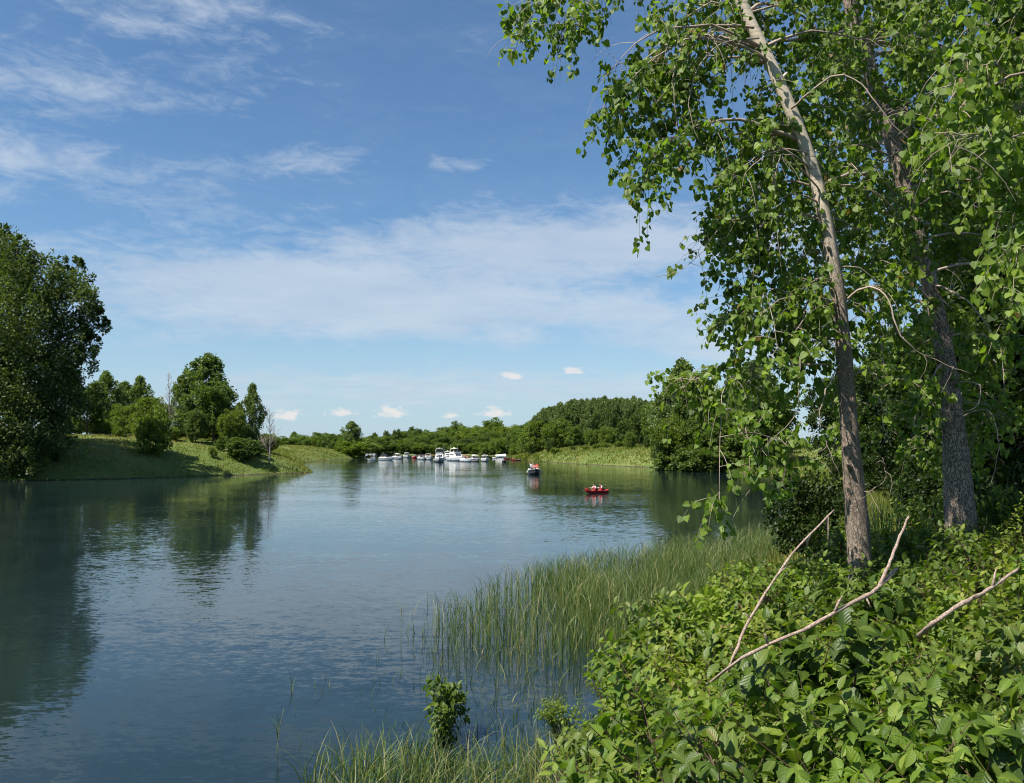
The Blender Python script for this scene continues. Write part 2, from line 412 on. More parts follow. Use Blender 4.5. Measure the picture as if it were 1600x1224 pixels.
def build_terrain():
    th = np.concatenate([np.linspace(-math.pi, -R(48), 70, endpoint=False), np.linspace(-R(48), R(48), 560), np.linspace(R(48), math.pi, 71)[1:-1]])
    rr = np.concatenate([[0.0], np.geomspace(.7, 5200, 300)])
    TH, RR = np.meshgrid(th, rr)
    X, Y = np.sin(TH) * RR, np.cos(TH) * RR
    Z = ground(X.ravel(), Y.ravel())
    V = np.stack([X.ravel(), Y.ravel(), Z], -1)
    n, m = len(rr), len(th)
    i = np.arange(n - 1)[:, None] * m; j = np.arange(m)[None]; j2 = (j + 1) % m
    Q = np.stack([i + j, i + m + j, i + m + j2, i + j2], -1).reshape(-1, 4)[:, ::-1]
    mt, q = new_mat('bank_grass')
    geo = q.n.new('ShaderNodeNewGeometry'); P = geo.outputs['Position']
    sp = q.n.new('ShaderNodeSeparateXYZ'); q.link(P, sp.inputs[0])
    a = q.noise(P, .09, 5, .6); b = q.noise(P, .9, 6, .65); c = q.noise(P, 6.0, 4, .6)
    f = q.math('ADD', q.math('MULTIPLY', a, .5), q.math('ADD', q.math('MULTIPLY', b, .35), q.math('MULTIPLY', c, .25)))
    col = q.ramp(f, [(.34, (.055, .085, .018)), (.50, (.105, .150, .034)), (.64, (.165, .190, .060)), (.80, (.27, .235, .115))])
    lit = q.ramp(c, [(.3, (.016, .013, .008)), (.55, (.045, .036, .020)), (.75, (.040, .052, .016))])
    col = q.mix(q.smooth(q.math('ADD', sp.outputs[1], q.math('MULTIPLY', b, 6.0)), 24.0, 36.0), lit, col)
    mud = q.ramp(b, [(.3, (.030, .026, .016)), (.7, (.11, .088, .05))])
    col = q.mix(q.smooth(q.math('ADD', sp.outputs[2], q.math('MULTIPLY', b, .18)), .12, .34), mud, col)
    p = principled(q, col, .9, .15, 0, bump(q, q.math('ADD', b, c), .8, .25))
    finish(q, p.outputs[0])
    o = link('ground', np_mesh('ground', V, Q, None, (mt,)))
    o['kind'] = 'structure'; o['label'] = 'grassy river banks and marsh ground'
build_terrain()

def build_water():
    V = [(-520, -130, 0), (220, -130, 0), (220, 620, 0), (-520, 620, 0)]
    m, q = new_mat('river_water')
    geo = q.n.new('ShaderNodeNewGeometry'); P = geo.outputs['Position']
    def slopes(vec_scale, scale, amt, detail=2, dist=.4):
        n = q.noise(q.vmath('MULTIPLY', P, vec_scale), scale, detail, .55, dist, True)
        return q.vmath('MULTIPLY', q.vmath('SUBTRACT', n, (.5, .5, .5)), amt)
    # gust patches: smooth glides and ruffled water
    patch = q.smooth(q.noise(q.vmath('MULTIPLY', P, (.55, 1.0, 1)), .055, 4, .6, .8), .36, .66, .35, 1.25)
    s1 = slopes((.5, 1.0, 1), 4.2, (.06, .110, 0), 3)
    s2 = slopes((.4, 1.0, 1), 1.1, (.022, .036, 0), 3)
    s3 = slopes((.6, 1.0, 1), 11.0, (.06, .10, 0), 2)
    sl = q.vmath('ADD', q.vmath('ADD', s1, s2), s3)
    sc = q.n.new('ShaderNodeVectorMath'); sc.operation = 'SCALE'; q.link(sl, sc.inputs[0]); q.link(patch, sc.inputs['Scale'])
    nrm = q.vmath('NORMALIZE', q.vmath('ADD', sc.outputs[0], (0, 0, 1)))
    deep = q.ramp(q.noise(P, .12, 4, .6), [(.3, (.007, .015, .016)), (.7, (.013, .025, .026))])
    # weed beds and shallow silt near the bank
    sp = q.n.new('ShaderNodeSeparateXYZ'); q.link(P, sp.inputs[0])
    weed = q.smooth(q.noise(q.vmath('MULTIPLY', P, (1, .8, 1)), .55, 6, .7), .50, .66)
    shal = q.smooth(q.math('ADD', sp.outputs[0], q.math('MULTIPLY', sp.outputs[1], -.32)), -8.2, -3.0)
    col = q.mix(q.math('MULTIPLY', q.math('MULTIPLY', weed, shal), .7), deep, (.030, .034, .014))
    p = principled(q, col, .04, .5, 0, nrm); p.inputs['IOR'].default_value = 1.333
    finish(q, p.outputs[0])
    o = link('water', np_mesh('water', V, [(0, 1, 2, 3)], None, (m,)))
    o['kind'] = 'structure'; o['label'] = 'calm blue-grey river water'
build_water()

# ------------------------------------------------------------------ foliage materials
M['far_leaf'] = mat_leaf('far_leaf', (0.054, 0.100, 0.028), (0.097, 0.164, 0.041), (0.160, 0.230, 0.064), .38, .5, .25)
M['great_tree_leaf'] = mat_leaf('great_tree_leaf', (.036, .062, .022), (.064, .104, .034), (.104, .146, .054), .34, .5, .25)
M['poplar_leaf'] = mat_leaf('poplar_leaf', (0.061, 0.108, 0.041), (0.108, 0.171, 0.063), (0.172, 0.235, 0.102), .34, .5, .3)
M['willow_leaf'] = mat_leaf('willow_leaf', (0.065, 0.112, 0.022), (0.112, 0.174, 0.036), (0.162, 0.224, 0.056), .40, .5, .25)
M['dark_leaf'] = mat_leaf('dark_leaf', (0.046, 0.084, 0.027), (0.081, 0.135, 0.041), (0.132, 0.189, 0.065), .34, .5, .25)  # far foliage lightened: distance haze put into the leaf colour
M['wood_leaf'] = mat_leaf('wood_leaf', (.014, .030, .008), (.026, .052, .012), (.055, .092, .020), .30, .5, .25)  # leaf colour darkened to stand in for shade under the near crowns
M['cottonwood_leaf'] = mat_leaf('cottonwood_leaf', (0.053, 0.110, 0.018), (0.119, 0.215, 0.033), (0.215, 0.325, 0.068), .44, .42, .35, veins=.3)
M['shrub_leaf'] = mat_leaf('shrub_leaf', (.040, .086, .014), (.094, .178, .026), (.180, .265, .052), .38, .46, .30, .45, veins=.42)
M['yellow_shrub_leaf'] = mat_leaf('yellow_shrub_leaf', (.055, .100, .014), (.105, .170, .022), (.185, .240, .045), .36, .46, .32, .45, veins=.42)
M['deep_shrub_leaf'] = mat_leaf('deep_shrub_leaf', (.028, .062, .013), (.062, .118, .020), (.112, .172, .038), .34, .42, .36, .4, veins=.42)
M['goldenrod_leaf'] = mat_leaf('goldenrod_leaf', (.050, .105, .018), (.080, .150, .024), (.125, .195, .040), .36, .45, .3, .3)
M['grass'] = mat_leaf('grass', (.070, .110, .020), (.135, .180, .038), (.27, .26, .12), .32, .55, .2)
M['reed'] = mat_leaf('reed', (.040, .090, .028), (.086, .155, .050), (.30, .29, .17), .32, .45, .35)
M['cattail'] = mat_leaf('cattail', (.016, .042, .016), (.030, .070, .022), (.060, .100, .03), .25, .4, .35)
M['bark_far'] = mat_bark('bark_far', (.045, .037, .028), (.14, .12, .095), 3.0)
M['bark_near'] = mat_bark('bark_near', (.105, .082, .064), (.30, .235, .18), 17.0, (.50, .43, .33), 4.2, 7.0, .016)
M['bark_rough'] = mat_bark('bark_rough', (.10, .08, .064), (.36, .285, .22), 12.0, None, 0, 1, .03)
M['twig'] = mat_plain('twig', (.34, .27, .215), .7, .25, 0, .35, 3.0)
M['stem'] = mat_plain('stem', (.075, .045, .028), .6, .3, 0, .35, 5.0)
M['dead_wood'] = mat_bark('dead_wood', (.20, .12, .09), (.42, .32, .25), 22.0, None, 0, 1, .003)
M['snag_bark'] = mat_bark('snag_bark', (.16, .13, .11), (.36, .31, .26), 4.0)
M['seed_head'] = mat_plain('seed_head', (.24, .15, .075), .9, .1, 0, .4, 60.0)

# ------------------------------------------------------------------ generic trees (distance)
def lobed_crown(acc, lobes, clumps, leaves, size, flat=.75, clump_r=.42):
    """lobes: (x, y, z, r). Each lobe carries clumps, each clump many leaf clusters."""
    tot = sum(l[3] ** 2 for l in lobes)
    cen = np.mean([l[:3] for l in lobes], axis=0)
    for (x, y, z, r) in lobes:
        nc = max(5, int(clumps * r * r / tot))
        dirs = rvec(nc); dirs[:, 2] = dirs[:, 2] * .9 + .12
        rad = r * (0.35 + .65 * rng.random(nc) ** .45)
        cc = np.array((x, y, z)) + dirs * rad[:, None] * np.array((1, 1, 1.0))
        cr = r * clump_r * (.55 + .75 * rng.random(nc))
        ctint = rng.normal(.5, .16, nc)
        k = max(4, int(leaves / clumps))
        dd = rvec(nc * k); rr_ = rng.random(nc * k) ** .4
        ci = np.repeat(np.arange(nc), k)
        off = dd * (rr_ * cr[ci])[:, None]; off[:, 2] *= flat
        pos = cc[ci] + off
        outw = norm(off + .6 * (pos - cen) / (np.linalg.norm(pos - cen, axis=1)[:, None] + .01) * cr[ci][:, None])
        axis = norm(outw + .8 * rvec(nc * k) + np.array((0, 0, -.15)))
        nrm_ = norm(rvec(nc * k) * .8 + np.array((0, 0, .7)) + outw * .5)
        scatter(acc, TUFT_V, TUFT_T, pos, axis, nrm_, size * (.6 + .8 * rng.random(nc * k)),
                np.clip(ctint[ci] + rng.normal(0, .14, nc * k), 0, 1))
def profile_crown(acc, h, w_, clumps, leaves, size, seed, base=.10, upright=1.5):
    """tall crown: clumps fill an uneven spindle; returns clump centres for the limbs"""
    r_ = np.random.default_rng(seed)
    ph = r_.random(4) * 6.28
    t = base + (1 - base) * r_.random(clumps) ** .85
    a = r_.random(clumps) * 6.28
    prof = np.clip(np.sin(np.clip((t - base) / (1 - base) * .93 + .07, 0, 1) ** .8 * math.pi), 0, 1) ** .55
    prof = prof * (1 + .30 * np.sin(a * 2 + ph[0] + t * 9) + .22 * np.sin(a * 3 + ph[1] - t * 17))
    rad = w_ * prof * np.sqrt(r_.random(clumps)) ** .7
    cc = np.stack([np.cos(a) * rad, np.sin(a) * rad, t * h], -1)
    cr = w_ * .30 * (.55 + .7 * r_.random(clumps)) * (1.08 - .5 * t)
    k = max(4, leaves // clumps); ci = np.repeat(np.arange(clumps), k); n = clumps * k
    off = rvec(n) * (rng.random(n) ** .45 * cr[ci])[:, None]; off[:, 2] *= upright
    pos = cc[ci] + off
    out = norm(pos - np.array((0, 0, h * .5)) * np.array((0, 0, 1)))
    axis = norm(out * .5 + np.array((0, 0, .5)) + .9 * rvec(n))
    nr = norm(rvec(n) + out * .8 + np.array((0, 0, .5)))
    ct = np.clip(r_.normal(.5, .17, clumps), 0, 1)
    scatter(acc, TUFT_V, TUFT_T, pos, axis, nr, size * (.55 + .8 * rng.random(n)), np.clip(ct[ci] + rng.normal(0, .13, n), 0, 1))
    return cc
def poplar_proto(name, h, w_, r0, leafmat, clumps, leaves, size, seed, base=.10):
    b = Acc(); cc = profile_crown(b, h, w_, clumps, leaves, size, seed, base)
    a = Acc(); t = np.linspace(0, 1, 8)
    a.tube(np.stack([np.sin(t * 5 + seed) * .015 * h, np.cos(t * 4 + seed) * .015 * h, t * h * .95 - .3], -1), r0 * (1 - .9 * t), 7)
    for c in cc[::4]:
        s = np.array((0, 0, max(.08 * h, c[2] - .9 * math.hypot(c[0], c[1]) - .06 * h)))
        a.tube([s, (s + c) / 2 + np.array((c[0], c[1], 0)) * .12, c], (r0 * .28, r0 * .18, r0 * .06), 4)
    return (name, a.mesh(name + '_trunk', (M['bark_far'],)), b.mesh(name + '_crown', (M[leafmat],), False))
def limbs_to(acc, lobes, h, r0, lean=(0, 0), sides=7):
    top = np.array((lean[0], lean[1], h))
    t = np.linspace(0, 1, 8)[:, None]
    tr = np.array((0, 0, -.4)) * (1 - t) + top * t + np.concatenate([np.sin(t * 5 + h) * .012 * h, np.cos(t * 4 + h) * .012 * h, 0 * t], 1) * t * (1 - t) * 4
    acc.tube(tr, r0 * (1 - .88 * t[:, 0]), sides)
    for (x, y, z, r) in lobes:
        c = np.array((x, y, z)); zz = min(max(.18 * h, z * .62), h * .9); k = zz / h
        s = np.array((lean[0] * k, lean[1] * k, zz))
        mid = (s + c) / 2 + np.array((0, 0, -.08 * np.linalg.norm(c - s)))
        tt = np.linspace(0, 1, 5)[:, None]
        P = s * (1 - tt) ** 2 + 2 * mid * tt * (1 - tt) + c * tt ** 2
        acc.tube(P, r0 * .42 * (1 - .8 * tt[:, 0]), 5)
        for _ in range(3):
            e = c + rvec(1)[0] * r * .8; P2 = np.linspace(P[3], e, 3); acc.tube(P2, np.array((.12, .08, .03)) * r0, 4)
def tree_proto(name, lobes, h, r0, leafmat, clumps, leaves, size, lean=(0, 0), flat=.75, clump_r=.42, bark='bark_far'):
    a = Acc(); limbs_to(a, lobes, h, r0, lean); b = Acc(); lobed_crown(b, lobes, clumps, leaves, size, flat, clump_r)
    return (name, a.mesh(name + '_trunk', (M[bark],)), b.mesh(name + '_crown', (M[leafmat],), False))
def plant_tree(proto, loc, rz, sc, label, group=None, cat='tree', name=None):
    o = empty(name or proto[0], loc, rz, sc); tag(o, label, cat, group)
    link('trunk', proto[1], o); link('crown', proto[2], o); return o

def round_lobes(h, w_, n, seed, low=.30):
    r_ = np.random.default_rng(seed); L = [(0, 0, h * .62, w_ * .62)]
    for i in range(n):
        a = i * 2.399 + r_.random() * .5; zf = low + (.9 - low) * ((i + .5) / n)
        rad = w_ * math.sqrt(max(0.05, 1 - ((zf - .52) / .52) ** 2)) * .72
        rad *= .75 + .5 * r_.random()
        L.append((math.cos(a) * rad, math.sin(a) * rad, zf * h + r_.normal() * .03 * h, w_ * (.22 + .20 * r_.random())))
    return L

# prototypes, unit: metres for a tree of the given height
PRO = {}
for i in range(3):
    PRO['poplar%d' % i] = poplar_proto('poplar_tree', 14, 3.0, .22, 'poplar_leaf', 230, 14000, .29, 20 + i)
for i in range(3):
    PRO['round%d' % i] = tree_proto('broadleaf_tree', round_lobes(11, 4.4, 26, 40 + i, .24), 8.5, .28, 'far_leaf', 420, 16000, .30)
for i in range(2):
    PRO['willow%d' % i] = tree_proto('willow_tree', round_lobes(9, 4.6, 26, 60 + i, .14), 6.5, .25, 'willow_leaf', 420, 16000, .28)
for i in range(2):
    PRO['dark%d' % i] = tree_proto('dark_tree', round_lobes(11, 4.0, 24, 70 + i, .12), 8.5, .28, 'dark_leaf', 420, 15000, .30)
for i in range(2):
    PRO['bush%d' % i] = tree_proto('bush', round_lobes(3.2, 2.3, 16, 80 + i, .04), 2.2, .07, 'willow_leaf', 200, 5200, .20)
PRO['darkbush'] = tree_proto('dark_bush', round_lobes(3.4, 2.0, 16, 90, .04), 2.2, .07, 'dark_leaf', 200, 5200, .20)

def at_px(px, base_py, Y):
    """ground position under pixel column px at depth Y"""
    p = PX(px, base_py, Y); return p[0], Y, gz(p[0], Y)
HREF = {'poplar': 14.0, 'round': 11.0, 'willow': 9.0, 'dark': 11.0, 'bush': 3.4, 'darkb': 3.6}
def stand(kind, px, top_py, Y, wide=1.0, label='', group=None, cat='tree', name=None):
    """plant a tree so that its top is seen at (px, top_py)"""
    x, y, z = at_px(px, 700, Y)
    top = PX(px, top_py, Y)[2]
    key = [k for k in HREF if kind.startswith(k)]; h = HREF[max(key, key=len)]
    s = (top - z) / (h * .99)
    return plant_tree(PRO[kind], (x, y, z - .05), rng.random() * 6.28, (s * wide, s * wide, s), label, group, cat, name)

def build_left_bank():
    # the great cottonwood on the left bank
    Y = 136.0; bx, by, bz = at_px(20, 745, Y)
    spec = [(4, 364, 13, 0), (28, 384, 16, -3), (-14, 376, 18, 2), (58, 404, 15, 0), (98, 415, 13, 1), (122, 416, 14, 2), (152, 488, 13, 0), (160, 505, 9, -1), (146, 528, 12, 0), (10, 405, 44, 0), (-30, 450, 70, 5), (40, 440, 48, -2), (72, 455, 36, -3), (115, 440, 33, 2), (108, 480, 42, -3), (140, 505, 27, 0), (135, 535, 22, -2), (20, 510, 62, -6), (70, 540, 58, 3), (-40, 540, 90, 0),
            (112, 565, 40, -2), (30, 590, 66, -5), (80, 615, 48, -3), (-20, 640, 80, -5), (100, 640, 36, 4), (40, 668, 52, -6), (85, 690, 30, -2), (5, 715, 42, -7), (45, 722, 26, -8), (-70, 700, 70, 0), (-90, 600, 90, 3), (-70, 500, 70, 6)]
    lobes = []
    for px, py, r, dy in spec:
        p = PX(px, py, Y + dy); lobes.append((p[0] - bx, dy, p[2] - bz, r * Y / F))
    pr = tree_proto('cottonwood_tree', lobes, 31, .75, 'great_tree_leaf', 1700, 140000, .31, (-2.5, 1), 1.25, .29)
    plant_tree(pr, (bx, by, bz), 0, 1, 'tallest cottonwood with spreading dark crown at the left edge, on the far bank', None, 'tree')
    g = 'trees on the left bank'
    stand('dark0', 135, 600, 163, .9, 'dark round tree tucked behind the right edge of the giant left cottonwood', g)
    stand('poplar0', 163, 585, 196, 1.1, 'grey-green poplar with a rounded top just right of the giant left cottonwood', g)
    stand('poplar1', 192, 600, 205, 1.2, 'grey-green poplar, lowest of the three behind the left bushes', g)
    stand('poplar2', 216, 592, 200, 1.0, 'grey-green poplar left of the thin bare treetop on the left bank', g)
    stand('willow0', 200, 632, 178, 1.0, 'bright rounded bush-like willow in front of the left poplars', g)
    stand('willow1', 158, 655, 168, 1.0, 'low spreading willow beside the trunk of the giant left cottonwood', g)
    stand('willow0', 236, 622, 176, .9, 'round light green willow behind the dark bush on the left slope', g)
    stand('poplar1', 283, 590, 186, .9, 'small poplar at the left flank of the tall rounded tree', g)
    stand('poplar0', 322, 560, 184, 1.45, 'tall dark poplar whose top rises above the light round tree', g)
    stand('round1', 333, 597, 172, .78, 'large light green round tree in the middle of the left bank', g)
    stand('dark1', 305, 640, 166, .8, 'low dark tree at the foot of the light round tree, its left side', g)
    stand('willow1', 362, 640, 170, .7, 'small green willow at the right foot of the light round tree', g)
    stand('poplar2', 393, 604, 176, .72, 'slender lone poplar right of the light round tree, on the left bank', g)
    stand('poplar1', 372, 632, 178, .8, 'short poplar between the light round tree and the slender lone poplar', g)
    stand('bush1', 243, 640, 150, .60, 'dark green upright bush casting shade on the left slope', 'bushes on the left bank', 'bush')
    stand('darkbush', 378, 683, 160, 1.5, 'low dark bush right of the light round tree on the left bank', 'bushes on the left bank', 'bush')
    stand('darkbush', 398, 690, 165, 1.3, 'low dark bush beside the bare standing tree', 'bushes on the left bank', 'bush')
    stand('darkbush', 350, 682, 163, 1.2, 'low dark bush under the light round tree', 'bushes on the left bank', 'bush')
    stand('bush0', 333, 699, 156, .62, 'small bright sapling bush alone on the open left slope', 'bushes on the left bank', 'bush')
    stand('bush1', 185, 668, 162, 1.2, 'light green bush on the crest beside the giant left cottonwood', 'bushes on the left bank', 'bush')
    stand('bush0', 222, 664, 164, 1.1, 'light green bush on the crest left of the dark upright bush', 'bushes on the left bank', 'bush')
    stand('bush1', 270, 668, 165, 1.0, 'light green bush on the crest right of the dark upright bush', 'bushes on the left bank', 'bush')
    stand('willow1', 108, 650, 172, 1.2, 'low willow filling the gap under the right side of the giant left cottonwood', g)
    stand('dark1', 80, 640, 178, 1.3, 'dark tree behind the trunk of the giant left cottonwood', g)
    stand('bush1', 50, 712, 133, 1.0, 'light green bush at the water under the giant left cottonwood', 'bushes on the left bank', 'bush')
    for px in range(70, 420, 17):
        Y = 186 + rng.normal() * 5; k = ('willow0', 'dark1', 'willow1', 'round2')[int(rng.integers(4))]
        stand(k, px + rng.normal() * 4, 662 + rng.normal() * 6 + max(0, px - 300) * .12, Y, 1.5, 'low thicket tree filling in behind the crest of the left bank', 'undergrowth on the left crest')
    # far bank behind the second spit
    for i, (px, ty, Y, k) in enumerate([(405, 690, 300, 'dark0'), (425, 684, 420, 'round0'), (450, 682, 470, 'round1'), (470, 680, 480, 'round2'), (490, 682, 470, 'willow0'), (512, 678, 450, 'round1'), (528, 676, 430, 'dark1'),
                                        (436, 688, 360, 'willow1'), (480, 687, 390, 'round0'), (540, 684, 400, 'round2'), (459, 676, 520, 'poplar0'), (500, 677, 510, 'dark0'), (545, 679, 480, 'round0')]):
        stand(k, px, ty, Y, 1.35, 'low green tree in the row behind the grassy left spit', 'trees behind the grassy left spit')
    stand('poplar0', 549, 661, 372, 1.35, 'pale poplar standing alone at the tip of the grassy left spit', None)
    stand('bush0', 556, 690, 366, 1.7, 'brownish green bush at the foot of the pale poplar on the spit', 'bushes on the left bank', 'bush')
    stand('bush1', 541, 690, 366, 1.6, 'green bush left of the pale poplar on the spit', 'bushes on the left bank', 'bush')
build_left_bank()

def build_snag(px, base_py, top_py, Y, label, h_over=1.0, spread=1.0):
    x, y, z = at_px(px, base_py, Y); h = PX(px, top_py, Y)[2] - z
    o = empty('bare_tree', (x, y, z)); tag(o, label, 'dead tree', 'bare trees')
    a = Acc(); t = np.linspace(0, 1, 9)
    tr = np.stack([np.sin(t * 4) * .02 * h, np.cos(t * 5) * .015 * h, t * h - .2], -1)
    a.tube(tr, .17 * (1 - .9 * t) + .01, 6)
    link('trunk', a.mesh('bare_trunk', (M['snag_bark'],)), o)
    b = Acc()
    for i in range(46):
        k = .12 + .82 * rng.random(); s = np.array([np.interp(k, t, tr[:, j]) for j in range(3)])
        an = rng.random() * 6.28; ln = h * (.24 * (1 - k) + .05) * spread * (.6 + .8 * rng.random())
        e = s + np.array((math.cos(an) * ln * .55, math.sin(an) * ln * .55, ln * .85))
        m_ = (s + e) / 2 + np.array((math.cos(an), math.sin(an), -.3)) * ln * .12
        b.tube([s, m_, e], (.045 * (1 - k) + .022, .025, .010), 4)
        for _ in range(3):
            f_ = .3 + .6 * rng.random(); q_ = s * (1 - f_) + e * f_
            b.tube([q_, q_ + (e - s) * .25 + rvec(1)[0] * ln * .22], (.018, .008), 3)
    link('branches', b.mesh('bare_branches', (M['snag_bark'],)), o)
build_snag(420, 718, 632, 163, 'bare grey standing tree near the tip of the first left spit', 1, 1.15)
build_snag(262, 690, 578, 174, 'thin bare treetop between the willow and the light round tree', 1, .8)

def build_far_wood():
    g = 'trees of the far wood'
    lab = lambda px, row: ('front-row' if row == 0 else 'back-row') + ' tree of the far wood ' + ('left of the moored boats' if px < 590 else 'behind the left moored boats' if px < 655 else 'behind the cruisers' if px < 725 else 'behind the right moored boats' if px < 770 else 'right of the moored boats')
    kinds = ['round0', 'round1', 'round2', 'dark0', 'dark1', 'willow0', 'round0', 'dark1']
    top = lambda px: np.interp(px, [560, 600, 640, 680, 720, 760, 800, 830], [683, 680, 676, 674, 672, 671, 672, 668])
    for row, (Y0, drop, step) in enumerate([(505, 12, 9.5), (530, 4, 10), (565, -2, 12)]):
        px = 556 + row * 4
        while px < 850:
            Y = Y0 + rng.normal() * 5 - max(0, px - 700) * .35
            stand(kinds[int(rng.integers(8))], px, top(px) + drop + rng.normal() * 2.5, Y, 1.15 + .3 * rng.random(), lab(px, row), g)
            px += step * (.8 + .4 * rng.random())
    for px in range(558, 800, 10):       # the fringe right at the water
        x_, Y = np.interp(px, [558, 600, 640, 680, 720, 760, 800], [0] * 7), np.interp(px, [558, 600, 640, 680, 720, 760, 800], [478, 497, 493, 486, 478, 466, 440])
        stand(('willow0', 'dark0', 'round1', 'willow1')[int(rng.integers(4))], px + rng.normal() * 2, 694 + rng.normal() * 3, Y, 1.7, 'low tree overhanging the water in the fringe of the far wood', 'fringe of the far wood')
    for px, ty in ((585, 677), (604, 674), (620, 672), (643, 668), (655, 671)):
        stand('dark0', px, ty, 560, .55, 'small dark pointed treetop above the far wood, left of the cruisers', g)
    stand('round2', 716, 661, 560, .85, 'dark rounded treetop rising above the far wood over the big cruiser', g)
    stand('round1', 770, 654, 540, .95, 'tallest round treetop above the far wood, right of the boats', g)
    stand('willow1', 735, 668, 520, 1.2, 'yellow-green willow between the two round treetops of the far wood', g)
    stand('willow0', 793, 667, 500, 1.2, 'yellow-green willow right of the tallest far round treetop', g)
    # shoreline thicket between the far wood and the right bank
    lab2 = 'green tree on the shore between the moored boats and the right grassy bank'
    for px, ty, Y, k in [(775, 690, 440, 'round0'), (790, 684, 425, 'willow0'), (803, 680, 410, 'dark0'), (815, 672, 390, 'round1'), (828, 676, 360, 'willow1'), (838, 668, 345, 'round2'), (806, 694, 385, 'willow1'),
                         (825, 690, 345, 'round0'), (850, 682, 330, 'dark1'), (760, 692, 455, 'willow1'), (745, 690, 470, 'dark0')]:
        stand(k, px, ty, Y, 1.1, lab2, 'trees on the shore beside the moored boats')
    # big willows on the right bank
    for px, ty, Y, k, wd, lb in [(845, 658, 322, 'willow0', 1.15, 'big rounded willow at the left end of the right bank wood'), (872, 657, 305, 'willow1', 1.0, 'rounded willow below the poplar grove, right of the big willow'),
                             (897, 664, 290, 'round1', .9, 'round green tree at the foot of the poplar grove'), (925, 672, 280, 'willow0', .9, 'low light green willow on the crest of the right bank'),
                             (860, 685, 300, 'dark0', .9, 'dark tree under the big willow at the left end of the right bank'), (950, 668, 276, 'willow1', .9, 'yellow-green willow right of the low light green willow on the crest'),
                             (975, 655, 262, 'dark1', .85, 'dark tree in front of the poplar grove, right part'), (1000, 648, 255, 'dark0', .95, 'tall dark tree at the right end of the poplar grove'),
                             (1022, 640, 250, 'round0', .9, 'dark green round tree left of the tall shoreline poplar'), (985, 676, 244, 'willow0', .8, 'small willow before the dark trees of the right bank'), (1012, 680, 236, 'dark1', .9, 'low dark tree before the tall shoreline poplar')]:
        stand(k, px, ty, Y, wd, lb, 'trees on the right bank')
    # poplar grove, ranks of slim crowns
    gtop = lambda px: np.interp(px, [818, 835, 860, 885, 920, 960, 1000, 1030, 1045], [664, 650, 638, 629, 626, 625, 626, 630, 634])
    for row, Y in enumerate([312, 322, 334, 346]):
        px = 826 + row * 5 if row else 868
        while px < 1046:
            stand('poplar%d' % int(rng.integers(3)), px, gtop(px) + rng.normal() * 1.6 + (3 - row) * 2.2, Y + rng.normal() * 2, .72 + .15 * rng.random(),
                  ('front-rank' if row == 0 else 'rear-rank') + ' slim poplar at the ' + ('left end' if px < 890 else 'middle' if px < 970 else 'right end') + ' of the dense grove on the right bank', 'poplars in the dense grove')
            px += 9.5 * (.85 + .35 * rng.random())
    # bushes on the grassy right bank
    for px, ty, Y, k in [(868, 700, 268, 'bush0'), (895, 697, 262, 'darkbush'), (915, 697, 252, 'bush1'), (932, 694, 248, 'bush0'), (948, 692, 244, 'bush1'), (968, 690, 240, 'bush0'), (985, 692, 232, 'bush1'), (1003, 694, 226, 'darkbush'),
                         (940, 706, 232, 'bush0'), (905, 708, 246, 'bush1'), (990, 702, 222, 'bush0'), (1018, 696, 220, 'bush1')]:
        stand(k, px, ty, Y + 15, 1.5, 'light bush scattered on the grassy slope of the right bank' if k != 'darkbush' else 'dark bush on the grassy slope of the right bank', 'bushes on the right bank slope', 'bush')
build_far_wood()

def build_right_shore():
    g = 'trees on the right shore'
    for k, px, ty, Y, wd, lb in [
        ('poplar2', 1052, 605, 190, 1.0, 'left twin of the tall shoreline poplars in front of the bay'),
        ('poplar1', 1068, 570, 192, 1.15, 'tall shoreline poplar rising above the bay, left of the hanging cottonwood leaves'),
        ('poplar0', 1095, 590, 196, 1.2, 'poplar half hidden by the hanging cottonwood leaves, beside the tall shoreline poplar'),
        ('willow0', 1062, 652, 183, .85, 'dark round willow overhanging the water below the tall shoreline poplar'),
        ('round0', 1098, 660, 180, .85, 'round tree overhanging the water right of the dark willow'),
        ('dark0', 1042, 655, 187, .7, 'narrow dark tree at the left end of the shoreline clump'),
        ('dark1', 1135, 640, 178, 1.0, 'dark tree on the shore behind the hanging cottonwood leaves'),
        ('round2', 1165, 620, 176, 1.1, 'tall round tree on the shore of the bay, behind hanging leaves'),
        ('dark0', 1200, 610, 165, 1.1, 'dark tree at the head of the bay, left of the two near trunks'),
        ('poplar1', 1180, 570, 182, 1.3, 'grey-green poplar above the head of the bay')]:
        stand(k, px, ty, Y, wd, lb, g)
    stand('darkbush', 1085, 700, 176, 1.7, 'dark bush hanging over the water at the shoreline clump', 'bushes on the right shore', 'bush')
    stand('darkbush', 1112, 698, 172, 1.7, 'dark bush at the water right of the round overhanging tree', 'bushes on the right shore', 'bush')
    stand('darkbush', 1050, 708, 184, 1.5, 'dark bush at the left foot of the shoreline clump', 'bushes on the right shore', 'bush')
build_right_shore()

